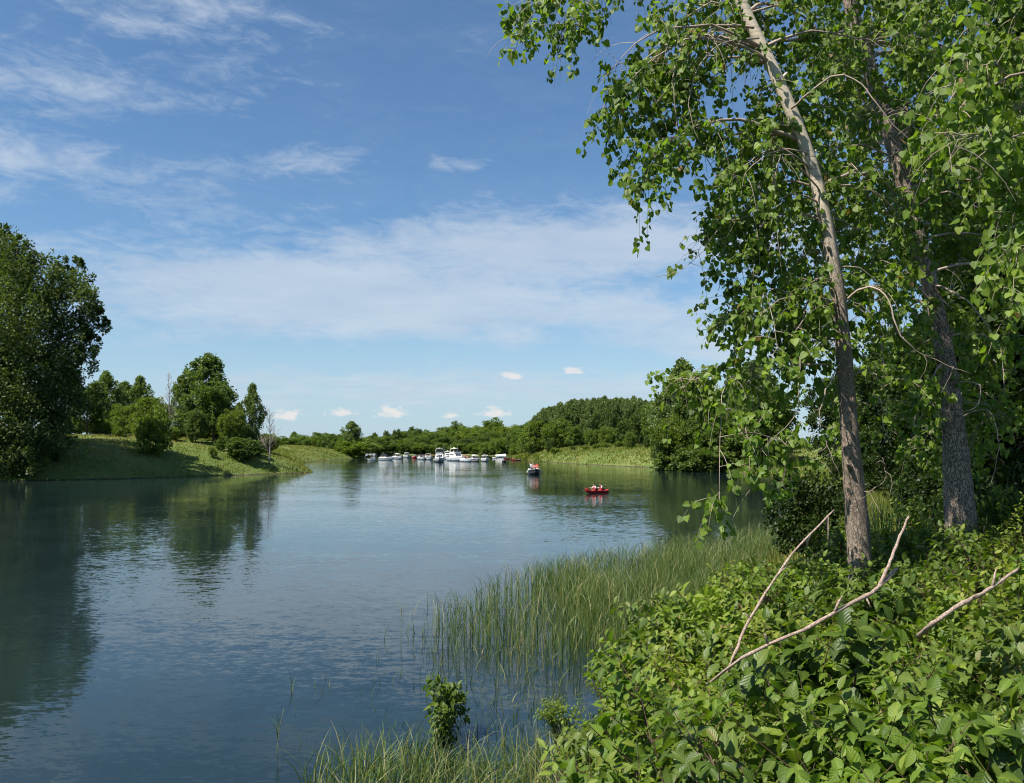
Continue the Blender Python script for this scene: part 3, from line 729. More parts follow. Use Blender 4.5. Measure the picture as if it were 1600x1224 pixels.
# the wood closing the right side, behind the near trunks
def wood_proto(name, h, w_, n, seed, leaves, mat='wood_leaf', size=.2, low=.2):
    return tree_proto(name, round_lobes(h, w_, n, seed, low), h * .8, .2, mat, 420, leaves, size, (0, 0), .8, .40)
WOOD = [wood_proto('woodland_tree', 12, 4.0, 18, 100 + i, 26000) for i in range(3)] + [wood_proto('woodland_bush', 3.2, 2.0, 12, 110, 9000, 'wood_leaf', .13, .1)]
def build_right_wood():
    g = 'trees of the wood on the right'
    rows = [(128, 48, 15), (116, 47, 15), (104, 44, 15), (92, 41, 15), (80, 36.5, 14), (70, 33.5, 14), (60, 30, 14), (50, 27, 13.5), (42, 24.5, 13.5), (36, 21.5, 13.5), (31, 19.5, 13), (27, 18.2, 12.5), (23, 15.8, 11), (20, 15.5, 10.5),
            (112, 55, 17), (94, 50, 17), (76, 43, 16), (62, 38, 16), (48, 32, 15.5), (40, 29, 15), (33, 25.5, 15), (28, 22.5, 15), (23, 20, 14), (34, 31, 16), (26, 25, 15), (30, 21, 19), (36, 25.5, 22), (42, 30, 22), (27, 20.5, 18), (50, 34, 22), (58, 36, 20)]
    for i, (Y, X, h) in enumerate(rows):
        s = h / 12.0
        lb = 'tree of the dark right wood, ' + ('close behind the thick trunk' if Y < 32 else 'beyond the near marsh grass' if Y < 65 else 'beside the far end of the bay')
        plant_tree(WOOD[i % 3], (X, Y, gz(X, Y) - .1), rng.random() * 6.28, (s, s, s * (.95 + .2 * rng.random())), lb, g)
    for i, (Y, X) in enumerate([(118, 44), (98, 39), (86, 36.5), (74, 32.5), (63, 29), (55, 26.5), (47, 23.2), (41, 21.5), (35, 19), (30.5, 17.5), (27, 16), (24, 14.5), (21.5, 13.4)]):
        s = .9 + .5 * rng.random()
        plant_tree(WOOD[3], (X, Y, gz(X, Y) - .1), rng.random() * 6.28, s, 'leafy bush at the foot of the right wood, ' + ('behind the thick trunk' if Y < 40 else 'beyond the marsh grass' if Y < 80 else 'at the far end of the bay'), 'bushes along the right wood', 'bush')
    p = PX(1268, 815, 27.0)
    plant_tree(WOOD[3], (p[0], 27.0, gz(p[0], 27) - .1), 1.0, (.62, .62, .78), 'dark hanging bush at the water left of the near trunk', None, 'bush')
build_right_wood()

# ------------------------------------------------------------------ the two near cottonwoods and their hanging branches
def bez(p0, p1, p2, n):
    t = np.linspace(0, 1, n)[:, None]
    return p0 * (1 - t) ** 2 + 2 * p1 * t * (1 - t) + p2 * t ** 2
def smooth_path(P, n):
    P = np.asarray(P, float); k = len(P); u = np.linspace(0, k - 1, n); i = np.clip(u.astype(int), 0, k - 2); f = (u - i)[:, None]
    g = lambda j: P[np.clip(j, 0, k - 1)]
    a, b, c, d = g(i - 1), g(i), g(i + 1), g(i + 2)
    return .5 * ((2 * b) + (c - a) * f + (2 * a - 5 * b + 4 * c - d) * f ** 2 + (3 * b - a - 3 * c + d) * f ** 3)

def near_tree(name, label, trunk_px, tips, bark, leaf_len=.10, bare=.14, pieces=300, twigs_per=9, leaves_per=9, main_every=4, boughs=()):
    """trunk_px: (px, py, depth, radius m); tips: world points that branches reach"""
    base = PX(*trunk_px[0][:3]); base = np.array((base[0], base[1], gz(base[0], base[1]) - .15))
    tp = [base] + [PX(a, b, c) for a, b, c, r in trunk_px]
    tr = [trunk_px[0][3] * 1.25] + [t[3] for t in trunk_px]
    P = smooth_path(np.array(tp), 60); rad = np.interp(np.linspace(0, len(tp) - 1, 60), np.arange(len(tp)), tr)
    root = empty(name, tuple(base)); tag(root, label, 'tree', 'cottonwoods on the near bank')
    a = Acc()
    sides = 22
    t_ = np.gradient(P, axis=0); t_ = norm(t_); ax = norm(np.cross(t_, np.array((0, 1.0, 0)))); by_ = np.cross(t_, ax)
    th = np.arange(sides) * 2 * math.pi / sides
    zz = np.linspace(0, 1, 60)
    wob = 1 + .05 * np.sin(th * 3 + 1)[None] * np.sin(zz * 23)[:, None] + .04 * rng.normal(size=(60, sides)) * (1 - .7 * zz)[:, None]
    wob += (np.exp(-zz * 26)[:, None] * (.5 + .25 * np.sin(th * 5)[None]))
    ring = P[:, None] + (rad[:, None] * wob)[..., None] * (np.cos(th)[None, :, None] * ax[:, None] + np.sin(th)[None, :, None] * by_[:, None])
    i = np.arange(59)[:, None] * sides; j = np.arange(sides)[None]; j2 = (j + 1) % sides
    Q = np.stack([i + j, i + sides + j, i + sides + j2, i + j2], -1).reshape(-1, 4)
    a.quads(ring.reshape(-1, 3) - base, Q)
    # knots where old limbs broke off
    for k in (14, 21, 27, 33, 38, 43, 47):
        an = rng.random() * 6.28; dv = math.cos(an) * ax[k] + math.sin(an) * by_[k] + t_[k] * .5
        a.tube([P[k] - base, P[k] - base + dv * rad[k] * 1.1, P[k] - base + dv * rad[k] * (1.25 + .8 * rng.random())], (rad[k] * .42, rad[k] * .3, rad[k] * .16), 8)
    link('trunk', a.mesh(name + '_trunk', (M[bark],)), root)
    # limbs: a few leave the trunk, the others fork from the nearest limb
    b = Acc(); node_p = [P[k] for k in range(16, 60, 1)]; node_r = [rad[k] * .45 for k in range(16, 60, 1)]
    leaf_pos, leaf_ax, leaf_n, leaf_s, leaf_t = [], [], [], [], []
    NP = np.zeros((40000, 3)); nn_ = len(node_p); NP[:nn_] = node_p
    order = list(range(len(tips))); random.Random(3).shuffle(order)
    for cnt, ti in enumerate(order):
        tip = tips[ti]; kind = 'leafy'
        if rng.random() < bare: kind = 'bare'
        N = NP[:nn_]; D = np.linalg.norm(N - tip, axis=1)
        # prefer starting points higher than the tip: the branches hang
        pen = D + .9 * np.maximum(0, tip[2] - N[:, 2] + .3)
        if cnt < len(tips) // main_every: pen[44:] += 1e3
        k = int(np.argmin(pen)); s = N[k]; d = tip - s; L = np.linalg.norm(d)
        if L < .15: continue
        hor = np.array((d[0], d[1], 0)); r0 = min(node_r[k] * .8, .006 + .0085 * L); r0 = max(r0, .006)
        mid = s + hor * .55 + np.array((0, 0, .28 * L if d[2] < .2 * L else .6 * d[2])) + rng.normal(size=3) * .08 * L
        n = max(5, int(L / .22)); Q_ = bez(s, mid, tip, n)
        Q_[1:-1] += rng.normal(size=(n - 2, 3)) * .018 * min(1, L)
        b.tube(Q_ - base, np.linspace(r0, .0035, n), 6 if r0 > .012 else 4, rng.random())
        for q_ in range(1, n - 1, 2): NP[nn_] = Q_[q_]; nn_ += 1; node_r.append(max(.006, np.interp(q_, [0, n], [r0, .0035])))
        nt = max(3, int(twigs_per * (.5 + .35 * L)))
        for _ in range(nt):
            f = 1 - .80 * rng.random() ** 1.5 if kind == 'leafy' else rng.random()
            s2 = np.array([np.interp(f * (n - 1), np.arange(n), Q_[:, c]) for c in range(3)])
            dr = norm(hor / (L + .01) * .5 + rvec(1)[0] + np.array((0, 0, -.25)))
            l2 = .22 + .42 * rng.random(); e2 = s2 + dr * l2 + np.array((0, 0, -.22 * l2 - .10))
            W = bez(s2, s2 + dr * l2 * .7 + np.array((0, 0, .06)), e2, 5)
            b.tube(W - base, np.linspace(.0045, .0016, 5), 3, rng.random(), cap=False)
            if kind == 'bare': continue
            nl = int(leaves_per * (.6 + .8 * rng.random())); ff = 1 - .85 * rng.random(nl) ** 1.3
            pp = np.stack([np.interp(ff * 4, np.arange(5), W[:, c]) for c in range(3)], -1)
            pet = norm(rvec(nl) + np.array((0, 0, -.25))) * .045
            leaf_pos.append(pp + pet); leaf_ax.append(norm(pet / .045 * .7 + rvec(nl) * .35 + np.array((0, 0, -.75))))
            leaf_n.append(norm(rvec(nl) * .9 + np.array(to_sun) * .95)); leaf_s.append(leaf_len * (.62 + .62 * rng.random(nl)))
            leaf_t.append(np.clip(rng.normal(.5, .08) + rng.normal(0, .2, nl), 0, 1))
    for path, r0 in boughs:
        Q_ = smooth_path(np.array([PX(*p) for p in path]), 22); Q_[1:-1] += rng.normal(size=(20, 3)) * .008
        b.tube(Q_ - base, np.linspace(r0, .003, 22), 6, rng.random())
        for _ in range(5):
            k = int(4 + 16 * rng.random()); b.tube(bez(Q_[k], Q_[k] + rvec(1)[0] * .15, Q_[k] + rvec(1)[0] * .22 + np.array((0, 0, -.15)), 4) - base, np.linspace(.005, .0018, 4), 3, .5, cap=False)
    link('branches', b.mesh(name + '_branches', (M['twig'],)), root)
    lp, la, ln, ls, lt = [np.concatenate(v) for v in (leaf_pos, leaf_ax, leaf_n, leaf_s, leaf_t)]
    lt = np.where(rng.random(len(lt)) < .006, 1.5, lt)
    x_, y_ = proj(lp); seen = (x_ > 0) & (x_ < 1600) & (y_ > 0) & (y_ < 1224)
    big = np.where(seen, ls / lp[:, 1], 0); idx = np.argsort(-big)[:pieces]
    rest = np.ones(len(lp), bool); rest[idx] = False
    c = Acc(); scatter(c, DELT_V, DELT_T, lp[rest] - base, la[rest], ln[rest], ls[rest], lt[rest])
    fo = link('foliage', c.mesh(name + '_foliage', (M['cottonwood_leaf'],)), root); fo['kind'] = 'stuff'
    leafs(root, LEAF_DELT, lp[idx] - base, la[idx], ln[idx], ls[idx])
    return len(lp)

def leaf_meshes(tag_, TV, TT, mat, n=5):
    out = []
    for k in range(n):
        v = TV.copy(); v[:, 2] += rng.normal() * .12 * v[:, 1] ** 2 + rng.normal() * .08 * np.abs(v[:, 0]); v[:, 0] *= .9 + .25 * rng.random()
        out.append(np_mesh(tag_, v, TT, .12 + .62 * k / (n - 1) + np.where(np.abs(TV[:, 0]) < .01, .13, -.03), (M[mat],), None, True, TV))
    return out
LEAF_DELT = leaf_meshes('leaf', DELT_V, DELT_T, 'cottonwood_leaf')
LEAF_OVATE = leaf_meshes('leaf', OVATE_V, OVATE_T, 'shrub_leaf')
def leafs(root, meshes, pos, axis, nrm, size):
    Fm = frames(axis, nrm)
    for k in range(len(pos)):
        o = bpy.data.objects.new('leaf', meshes[int(rng.integers(len(meshes)))]); C.objects.link(o); o.parent = root
        m = Matrix.Identity(4)
        for r_ in range(3):
            for c_ in range(3): m[r_][c_] = Fm[k][r_][c_] * size[k]
            m[r_][3] = pos[k][r_]
        o.matrix_basis = m

def tip_list(spec, jitter=14, dj=.5):
    out = []
    for px, py, Y, n in spec:
        for _ in range(n):
            out.append(PX(px + rng.normal() * jitter, py + rng.normal() * jitter, Y + rng.normal() * dj))
    return out
def tips_in(n, x0, x1, y0, y1, d0, d1, reject=None):
    out = []
    while len(out) < n:
        px, py, Y = x0 + (x1 - x0) * rng.random(), y0 + (y1 - y0) * rng.random(), d0 + (d1 - d0) * rng.random()
        if reject and reject(px, py, Y): continue
        out.append(PX(px, py, Y))
    return out
T1 = [(1345, 915, 12.0, .155), (1340, 820, 12.0, .150), (1328, 680, 12.0, .118), (1316, 520, 12.0, .098), (1300, 400, 12.0, .092), (1270, 265, 12.1, .090), (1222, 140, 12.1, .086), (1156, 0, 12.2, .080), (1110, -110, 12.2, .07), (1080, -230, 12.2, .055), (1060, -340, 12.2, .03)]
T2 = [(1503, 850, 15.0, .27), (1497, 760, 15.0, .225), (1488, 640, 15.0, .165), (1470, 520, 15.0, .14), (1445, 410, 15.0, .125), (1408, 270, 15.0, .13), (1372, 150, 15.1, .12), (1335, 30, 15.2, .11), (1310, -60, 15.2, .10), (1290, -220, 15.2, .06), (1280, -360, 15.2, .03)]
def trunk1_x(py): return np.interp(py, [0, 140, 265, 400, 520, 680, 820, 915], [1156, 1222, 1270, 1300, 1316, 1328, 1340, 1345])
def left_edge(py):
    return np.interp(py, [-150, 60, 100, 200, 290, 310, 345, 410, 440, 500, 560, 600, 650, 690, 720], [830, 830, 925, 925, 980, 1110, 1125, 1125, 1180, 1135, 1120, 1080, 1110, 1230, 1280])
def near_tips():
    t1 = tip_list([(825, 60, 12, 3), (860, 15, 12, 3), (880, 65, 12.2, 3), (905, 35, 12, 2), (930, 10, 12, 2), (975, 20, 12.5, 2), (1010, 15, 12, 2), (930, 190, 12, 2), (950, 130, 12, 3), (975, 165, 12, 2), (1000, 195, 12, 2), (1000, 110, 12, 2),
                   (1035, 70, 12.4, 3), (1035, 150, 12, 2), (1030, 205, 12, 2), (975, 290, 12, 3), (1000, 262, 12, 2), (1030, 235, 12, 2), (1060, 190, 12, 2), (1065, 120, 12.3, 3), (1090, 230, 12, 2), (1090, 160, 12.5, 3), (1110, 90, 12.3, 3), (1120, 30, 12.8, 3),
                   (1115, 320, 12, 3), (1130, 350, 12, 2), (1125, 405, 12, 2), (1145, 260, 12, 2), (1160, 300, 12, 3), (1150, 200, 12.5, 2), (1185, 240, 12.6, 2), (1190, 340, 12, 3), (1205, 300, 12.6, 3),
                   (1180, 390, 12, 3), (1185, 450, 12, 2), (1135, 495, 12, 2), (1150, 470, 12, 3), (1165, 530, 12, 2), (1210, 420, 12.3, 3), (1230, 480, 12, 3), (1215, 540, 12, 3), (1255, 430, 12.5, 2), (1260, 530, 12.5, 2)], 16, .5)
    t1 += tip_list([(1075, 605, 12.4, 2), (1092, 636, 12.4, 2), (1125, 580, 12.6, 3), (1140, 632, 12.4, 2), (1175, 600, 12.6, 3), (1225, 600, 12.6, 2), (1262, 580, 12.6, 2), (1196, 640, 12.5, 1), (1145, 785, 11.0, 1), (1180, 765, 11.0, 1), (1215, 745, 11.2, 2)], 15, .3)
    rej = lambda px, py, Y: px < left_edge(py) or (abs(px - trunk1_x(py)) < 34 and Y < 12.3 and not 240 < py < 470) or (py > 470 and rng.random() < .55) or (px < 1310 and py > 540)
    t1 += tips_in(135, 1120, 1480, -140, 640, 11.6, 14.6, rej)
    t2 = tips_in(230, 1230, 1680, -160, 560, 14.3, 19.0, lambda px, py, Y: px < left_edge(py) + 60 or (py > 430 and rng.random() < .6))
    t2 += tips_in(80, 1285, 1480, 40, 480, 15.5, 19.5)
    t2 += tips_in(34, 1290, 1620, 480, 740, 14.5, 18.0)
    t3 = tips_in(70, 1440, 1740, -160, 560, 7.2, 10.0, lambda px, py, Y: (py > 330 and px < 1530))
    return t1, t2, t3
tips1, tips2, tips3 = near_tips()
BOUGHS1 = [([(1178, 44, 12.0), (1120, 40, 11.9), (1070, 66, 11.8), (1052, 118, 11.7), (1058, 190, 11.7), (1064, 255, 11.7)], .017), ([(1186, 60, 12.0), (1128, 68, 11.8), (1092, 105, 11.7), (1076, 165, 11.6), (1092, 222, 11.6)], .014),
           ([(1262, 240, 12.0), (1205, 232, 11.8), (1160, 262, 11.7), (1120, 292, 11.6), (1092, 296, 11.6)], .013), ([(1282, 300, 12.0), (1232, 243, 11.7), (1214, 262, 11.6), (1213, 330, 11.6), (1222, 430, 11.6)], .012),
           ([(1195, 330, 11.9), (1130, 352, 11.7), (1095, 396, 11.6), (1062, 424, 11.6), (1022, 432, 11.6)], .006), ([(1236, 170, 12.0), (1300, 120, 11.6), (1350, 135, 11.4), (1395, 195, 11.3), (1450, 238, 11.3)], .016),
           ([(1312, 500, 12.0), (1275, 462, 11.7), (1255, 492, 11.6), (1250, 570, 11.6), (1240, 650, 11.5), (1190, 702, 11.5)], .015), ([(1320, 470, 12.0), (1352, 450, 11.7), (1385, 462, 11.5), (1405, 520, 11.4), (1440, 552, 11.4), (1520, 585, 11.4)], .018),
           ([(1318, 560, 12.0), (1290, 610, 11.7), (1282, 660, 11.6), (1310, 740, 11.5)], .010), ([(1336, 770, 12.0), (1365, 765, 11.8), (1385, 745, 11.7), (1378, 715, 11.7)], .006)]
BOUGHS2 = [([(1462, 480, 15.0), (1400, 420, 14.4), (1375, 480, 14.2), (1380, 580, 14.1), (1372, 640, 14.1), (1395, 700, 14.1)], .024), ([(1478, 560, 15.0), (1450, 600, 14.4), (1430, 650, 14.2), (1432, 690, 14.2)], .014),
           ([(1485, 600, 15.0), (1530, 600, 14.4), (1520, 640, 14.2), (1470, 640, 14.1), (1420, 610, 14.0)], .014), ([(1425, 330, 15.0), (1480, 300, 14.4), (1540, 330, 14.2), (1600, 330, 14.1)], .022), ([(1392, 220, 15.0), (1455, 180, 14.4), (1490, 215, 14.2), (1500, 300, 14.2)], .02),
           ([(1450, 440, 15.0), (1510, 470, 14.4), (1560, 540, 14.2), (1570, 620, 14.1)], .02), ([(1490, 660, 15.0), (1540, 640, 14.6), (1560, 690, 14.4), (1548, 760, 14.4)], .014)]
n1 = near_tree('cottonwood_tree', 'slender cottonwood leaning left, its pale upper trunk against the blue sky', T1, tips1, 'bark_near', .086, .15, 300, 11, 13, boughs=BOUGHS1)
n2 = near_tree('cottonwood_tree', 'thick-trunked cottonwood with rough grey bark, right of the slender leaning one', T2, tips2, 'bark_rough', .096, .18, 300, 10, 12, boughs=BOUGHS2)
n3 = near_tree('cottonwood_tree', 'cottonwood rooted beyond the right edge, its large-leaved branches hanging into view', [(1830, 900, 8.5, .2), (1815, 600, 8.5, .17), (1790, 300, 8.6, .14), (1760, 50, 8.6, .1), (1740, -150, 8.6, .06), (1730, -260, 8.6, .03)], tips3, 'bark_rough', .088, .2, 300, 11, 12)
print('near leaves', n1, n2, n3)

# ------------------------------------------------------------------ shrubs of the near bank
def shrub_proto(kind, seed, stems=15, h=1.25, spread=.62, leaf=.085, mat='shrub_leaf'):
    a = Acc(); LP, LA, LN, LS, LT = [], [], [], [], []
    heads = []
    for i in range(stems):
        an = rng.random() * 6.28; sp = spread * math.sqrt(rng.random()); hh = h * (.62 + .45 * rng.random()) * (1.05 - .3 * sp / spread)
        s = np.array((math.cos(an) * .12, math.sin(an) * .12, -.15)); e = np.array((math.cos(an) * sp, math.sin(an) * sp, hh))
        P = bez(s, np.array((e[0] * .35, e[1] * .35, hh * .75)), e, 8); P[1:-1] += rng.normal(size=(6, 3)) * .015
        a.tube(P, np.linspace(.011, .003, 8), 5, rng.random())
        heads.append(e)
        if kind == 'lance':
            nl = 34; f = .25 + .75 * rng.random(nl)
            pp = np.stack([np.interp(f * 7, np.arange(8), P[:, c]) for c in range(3)], -1)
            g = np.arange(nl) * 2.4 + rng.random() * 6
            LA.append(norm(np.stack([np.cos(g), np.sin(g), .25 + .3 * rng.random(nl)], -1))); LP.append(pp)
            LN.append(norm(rvec(nl) * .3 + np.array((0, 0, 1)))); LS.append(leaf * 1.5 * (.6 + .6 * rng.random(nl))); LT.append(np.clip(rng.normal(.5, .16, nl), 0, 1)); continue
        for k in range(8):
            f = .30 + .70 * rng.random(); s2 = np.array([np.interp(f * 7, np.arange(8), P[:, c]) for c in range(3)])
            g = rng.random() * 6.28; l2 = .10 + .24 * rng.random()
            dr = norm(np.array((math.cos(g), math.sin(g), .55 + .6 * rng.random())) + .4 * np.array((e[0], e[1], 0)))
            W = bez(s2, s2 + dr * l2 * .6, s2 + dr * l2 + np.array((0, 0, .03)), 4); a.tube(W, np.linspace(.004, .0018, 4), 3, rng.random(), cap=False)
            for q_ in range(2 + int(l2 / .06)):
                u = 1 - q_ * .055 / l2
                if u < .1: break
                p_ = np.array([np.interp(u * 3, np.arange(4), W[:, c]) for c in range(3)])
                side = norm(np.cross(dr, rvec(1)[0]))
                for sg in (-1, 1):
                    LP.append((p_ + side * sg * .01)[None]); LA.append(norm(side * sg + dr * (.25 + .3 * (q_ == 0)) + np.array((0, 0, -.15)) + rng.normal(size=3) * .22)[None])
                    LN.append(norm(np.array((0, 0, 1.0)) + rng.normal(size=3) * .38 + dr * .2)[None]); LS.append(np.array([leaf * (.65 + .6 * rng.random()) * (.75 if q_ == 0 else 1)])); LT.append(np.array([np.clip(rng.normal(.5 + .2 * (q_ == 0), .17), 0, 1)]))
    P_, A_, N_, S_, T_ = [np.concatenate(v) for v in (LP, LA, LN, LS, LT)]
    T_ = np.where(rng.random(len(T_)) < .0, 1.5, T_)
    c = Acc(); scatter(c, *((LANCE_V, LANCE_T) if kind == 'lance' else (OVATE_V, OVATE_T)), P_, A_, N_, S_, T_)
    res = {'stems': a.mesh('shrub_stems', (M['stem'] if kind != 'lance' else M['goldenrod_leaf'],)),
           'foliage': c.mesh('shrub_foliage', (M['goldenrod_leaf' if kind == 'lance' else mat],)), 'leaves': (P_, A_, N_, S_), 'heads': np.array(heads)}
    return res
SHR = [shrub_proto('ovate', i, 13 + i % 3, 1.25, .62, (.100, .075, .110, .092, .070, .105)[i], ('shrub_leaf', 'yellow_shrub_leaf', 'deep_shrub_leaf', 'shrub_leaf', 'deep_shrub_leaf', 'shrub_leaf')[i]) for i in range(6)]
SHRB = [shrub_proto('ovate', 10 + i, 10, 1.2, .6, .140, ('shrub_leaf', 'deep_shrub_leaf')[i]) for i in range(2)]          # larger leaved
SHRL = [shrub_proto('lance', 20 + i, 9, 1.35, .34, .085) for i in range(2)]

def put_shrub(pr, name, x, y, rz, s, label, cat, group, nleaf=0, z=None):
    o = empty(name, (x, y, gz(x, y) if z is None else z), rz, s); tag(o, label, cat, group)
    link('stems', pr['stems'], o); f = link('foliage', pr['foliage'], o); f['kind'] = 'stuff'
    if nleaf:
        P_, A_, N_, S_ = pr['leaves']
        ok = np.where(P_[:, 2] > .6 * P_[:, 2].max())[0]; sel = rng.choice(ok, min(nleaf, len(ok)), replace=False)
        jit = rvec(len(sel)) * .04; jit[:, 2] = np.abs(jit[:, 2])
        leafs(o, LEAF_OVATE, P_[sel] + jit, norm(A_[sel] + rng.normal(size=(len(sel), 3)) * .4), N_[sel], S_[sel] * (.95 + .30 * rng.random(len(sel))))
    return o
def outline_x(py): return np.interp(py, [880, 905, 960, 1000, 1060, 1100, 1160, 1224, 1500], [1180, 1050, 1000, 965, 950, 925, 880, 865, 800])
def build_shrubs():
    pts = []
    tries = 0
    def zone(px, py, y):
        if px < 1010: return 'at the left edge of the near thicket, above the water'
        if y > 9 and px < 1290: return 'at the back of the near thicket beside the reeds'
        if y > 9 and px < 1430: return 'at the foot of the slender trunk'
        if y > 9: return 'at the foot of the thick trunk'
        if y > 5.5 and px < 1290: return 'left of the fallen branches in the near thicket'
        if y > 5.5 and px < 1450: return 'around the crossing fallen branches in the near thicket'
        if y > 5.5: return 'around the pale branch at the right of the near thicket'
        return 'along the bottom edge of the picture, left half of the near thicket' if px < 1300 else 'in the bottom right corner of the near thicket'
    CX, CY = -.5 + 11.5 * rng.random(7000), 2.7 + 13.8 * rng.random(7000)
    CS, CZ, CN = shore_sd(CX, CY), ground(CX, CY), vnoise(CX, CY, 2.2, 61)
    while len(pts) < 250 and tries < 7000:
        x, y, sd, z, mound = (float(v[tries]) for v in (CX, CY, CS, CZ, CN)); tries += 1
        if x > .62 * y + 2.2: continue
        if sd < .5: continue
        if math.hypot(x - 4.72, y - 12.0) < .40 or math.hypot(x - 7.6, y - 15.0) < .5: continue
        s = (.62 + .62 * rng.random()) * (1 + .35 * mound) if y > 4 else .85 + .3 * rng.random()
        tx, ty = proj((x - .5 * s, y, z + .95 * s))
        if tx < outline_x(ty): continue
        px_, py_ = proj((x, y, z + 1.25 * s))
        if y > 10 and 1230 < px_ < 1320 and py_ < 850: continue
        if y < 3.6 and z + 1.3 * s > 4.05: s = max(.6, (4.05 - z) / 1.3)
        if any((x - a) ** 2 + (y - b) ** 2 < (.31 + .020 * y) ** 2 for a, b in pts): continue
        pts.append((x, y))
        zn = zone(px_, py_, y)
        k = rng.random(); nl = 10 if y < 4 else 26 if y < 7 else (12 if y < 10 else 0)
        if k < .20: put_shrub(SHRL[int(rng.integers(2))], 'goldenrod_plant', x, y, rng.random() * 6.28, s, 'narrow-leaved goldenrod stems ' + zn, 'plant', 'goldenrod among the near shrubs')
        elif k < .42 and 4.2 < y < 11: put_shrub(SHRB[int(rng.integers(2))], 'broad_leaved_shrub', x, y, rng.random() * 6.28, s, 'broad-leaved shrub ' + zn, 'shrub', 'broad-leaved shrubs of the near bank', nl)
        else: put_shrub(SHR[int(rng.integers(6))], 'dogwood_shrub', x, y, rng.random() * 6.28, s, 'small-leaved dogwood shrub ' + zn, 'shrub', 'dogwood shrubs of the near bank', nl)
    print('shrubs', len(pts), tries)
    for q_, (px, ty, y) in enumerate([(1055, 925, 13.5), (1100, 905, 13.0), (1150, 892, 13.5), (1195, 880, 14.0), (1030, 965, 12.0), (1075, 955, 11.5), (1120, 940, 11.5), (1165, 925, 12.0), (1215, 905, 12.5), (1255, 890, 13.5), (1000, 1010, 11.0), (1045, 1000, 10.2), (1100, 985, 10.0), (985, 1055, 10.2), (1290, 900, 13.0), (1235, 930, 11.0), (965, 1105, 9.6), (1180, 955, 10.2), (1284, 866, 15.5), (1312, 868, 16.5), (1258, 872, 15.0), (1300, 880, 14.2), (1395, 868, 15.5), (1370, 872, 14.5)]):
        x = PX(px, ty, y)[0]; z = max(.05, gz(x, y)); s = (PX(px, ty, y)[2] - z) / 1.28
        put_shrub((SHR + SHRB)[int(rng.integers(8))], 'dogwood_shrub', x, y, rng.random() * 6.28, (min(s, 1.35), min(s, 1.35), s), 'tall dogwood shrub on the left rim of the near thicket, beside the reeds', 'shrub', 'dogwood shrubs of the near bank')
    # bare grey stalks and weed stems that stand up through the thicket
    for q_ in range(26):
        x, y = pts[int(rng.integers(len(pts)))]
        if y < 3.8: continue
        o = empty('dead_stalk', (x, y, gz(x, y))); tag(o, 'thin dry stalk standing up through the near thicket', 'stalk', 'dry stalks in the near thicket')
        a = Acc(); hh = .9 + .6 * rng.random(); an = rng.random() * 6.28; e = np.array((math.cos(an) * .3, math.sin(an) * .3, hh)); P = bez(np.array((0, 0, -.1)), np.array((e[0] * .2, e[1] * .2, hh * .6)), e, 7)
        a.tube(P, np.linspace(.007, .002, 7), 5); link('stalk', a.mesh('stalk', (M['twig'],)), o)
        b = Acc()
        for _ in range(5):
            f = .4 + .55 * rng.random(); p0 = np.array([np.interp(f * 6, np.arange(7), P[:, c]) for c in range(3)]); b.tube([p0, p0 + np.array((rng.normal() * .1, rng.normal() * .1, .12))], (.003, .0015), 3)
        link('twigs', b.mesh('stalk_twigs', (M['twig'],)), o)
    # grass blades between the shrubs
    a = Acc(); k = rng.choice(len(CX), 2600); k = k[(CS[k] > .6) & (CY[k] > 3.2)]; m_ = len(k)
    blades(a, CX[k], CY[k], CZ[k], .7 + .75 * rng.random(m_), .008 + .006 * rng.random(m_), .2 + .7 * rng.random(m_), np.clip(rng.normal(.5, .2, m_), 0, 1), 4)
    stuff('thicket_grass', a, 'grass', 'long grass blades growing between the shrubs of the near thicket', 'grass')
    # shrub with spent brown flower heads left of the near trunk
    p = PX(1215, 960, 11.2); o = put_shrub(SHR[1], 'flowering_shrub', p[0], 11.2, .4, 1.12, 'shrub with spent brown flower heads left of the slender trunk', 'shrub', None)
    for h in SHR[1]['heads'][:9]:
        a = Acc()
        for _ in range(26):
            q_ = h + rng.normal(size=3) * np.array((.035, .035, .018)) + np.array((0, 0, .03)); a.box(q_, (.009, .009, .007))
            a.tube([h - np.array((0, 0, .04)), q_], (.002, .0012), 3, cap=False)
        link('flower_head', a.mesh('flower_head', (M['seed_head'],)), o)
    # long arching sprays at the edge of the thicket
    p = PX(1080, 960, 11.5); put_shrub(SHRB[0], 'sumac_shrub', p[0], 11.5, 2.0, (1.1, 1.1, 1.15), 'shrub with long arching bright leaves at the thicket edge beside the reeds', 'shrub', None)
    # sapling standing in the shallows
    x, y = WX(688, 1158); put_shrub(SHRB[1], 'alder_sapling', x, y, .6, (.95, .95, 1.22), 'leafy sapling standing alone in the shallow water before the reeds', 'sapling', None, 0, -.42)
    x, y = WX(880, 1178); put_shrub(SHR[3], 'dogwood_shrub', x, y, 2.2, (.72, .72, .78), 'small shrub leaning over the dark water left of the thicket', 'shrub', None, 0, .0)
build_shrubs()

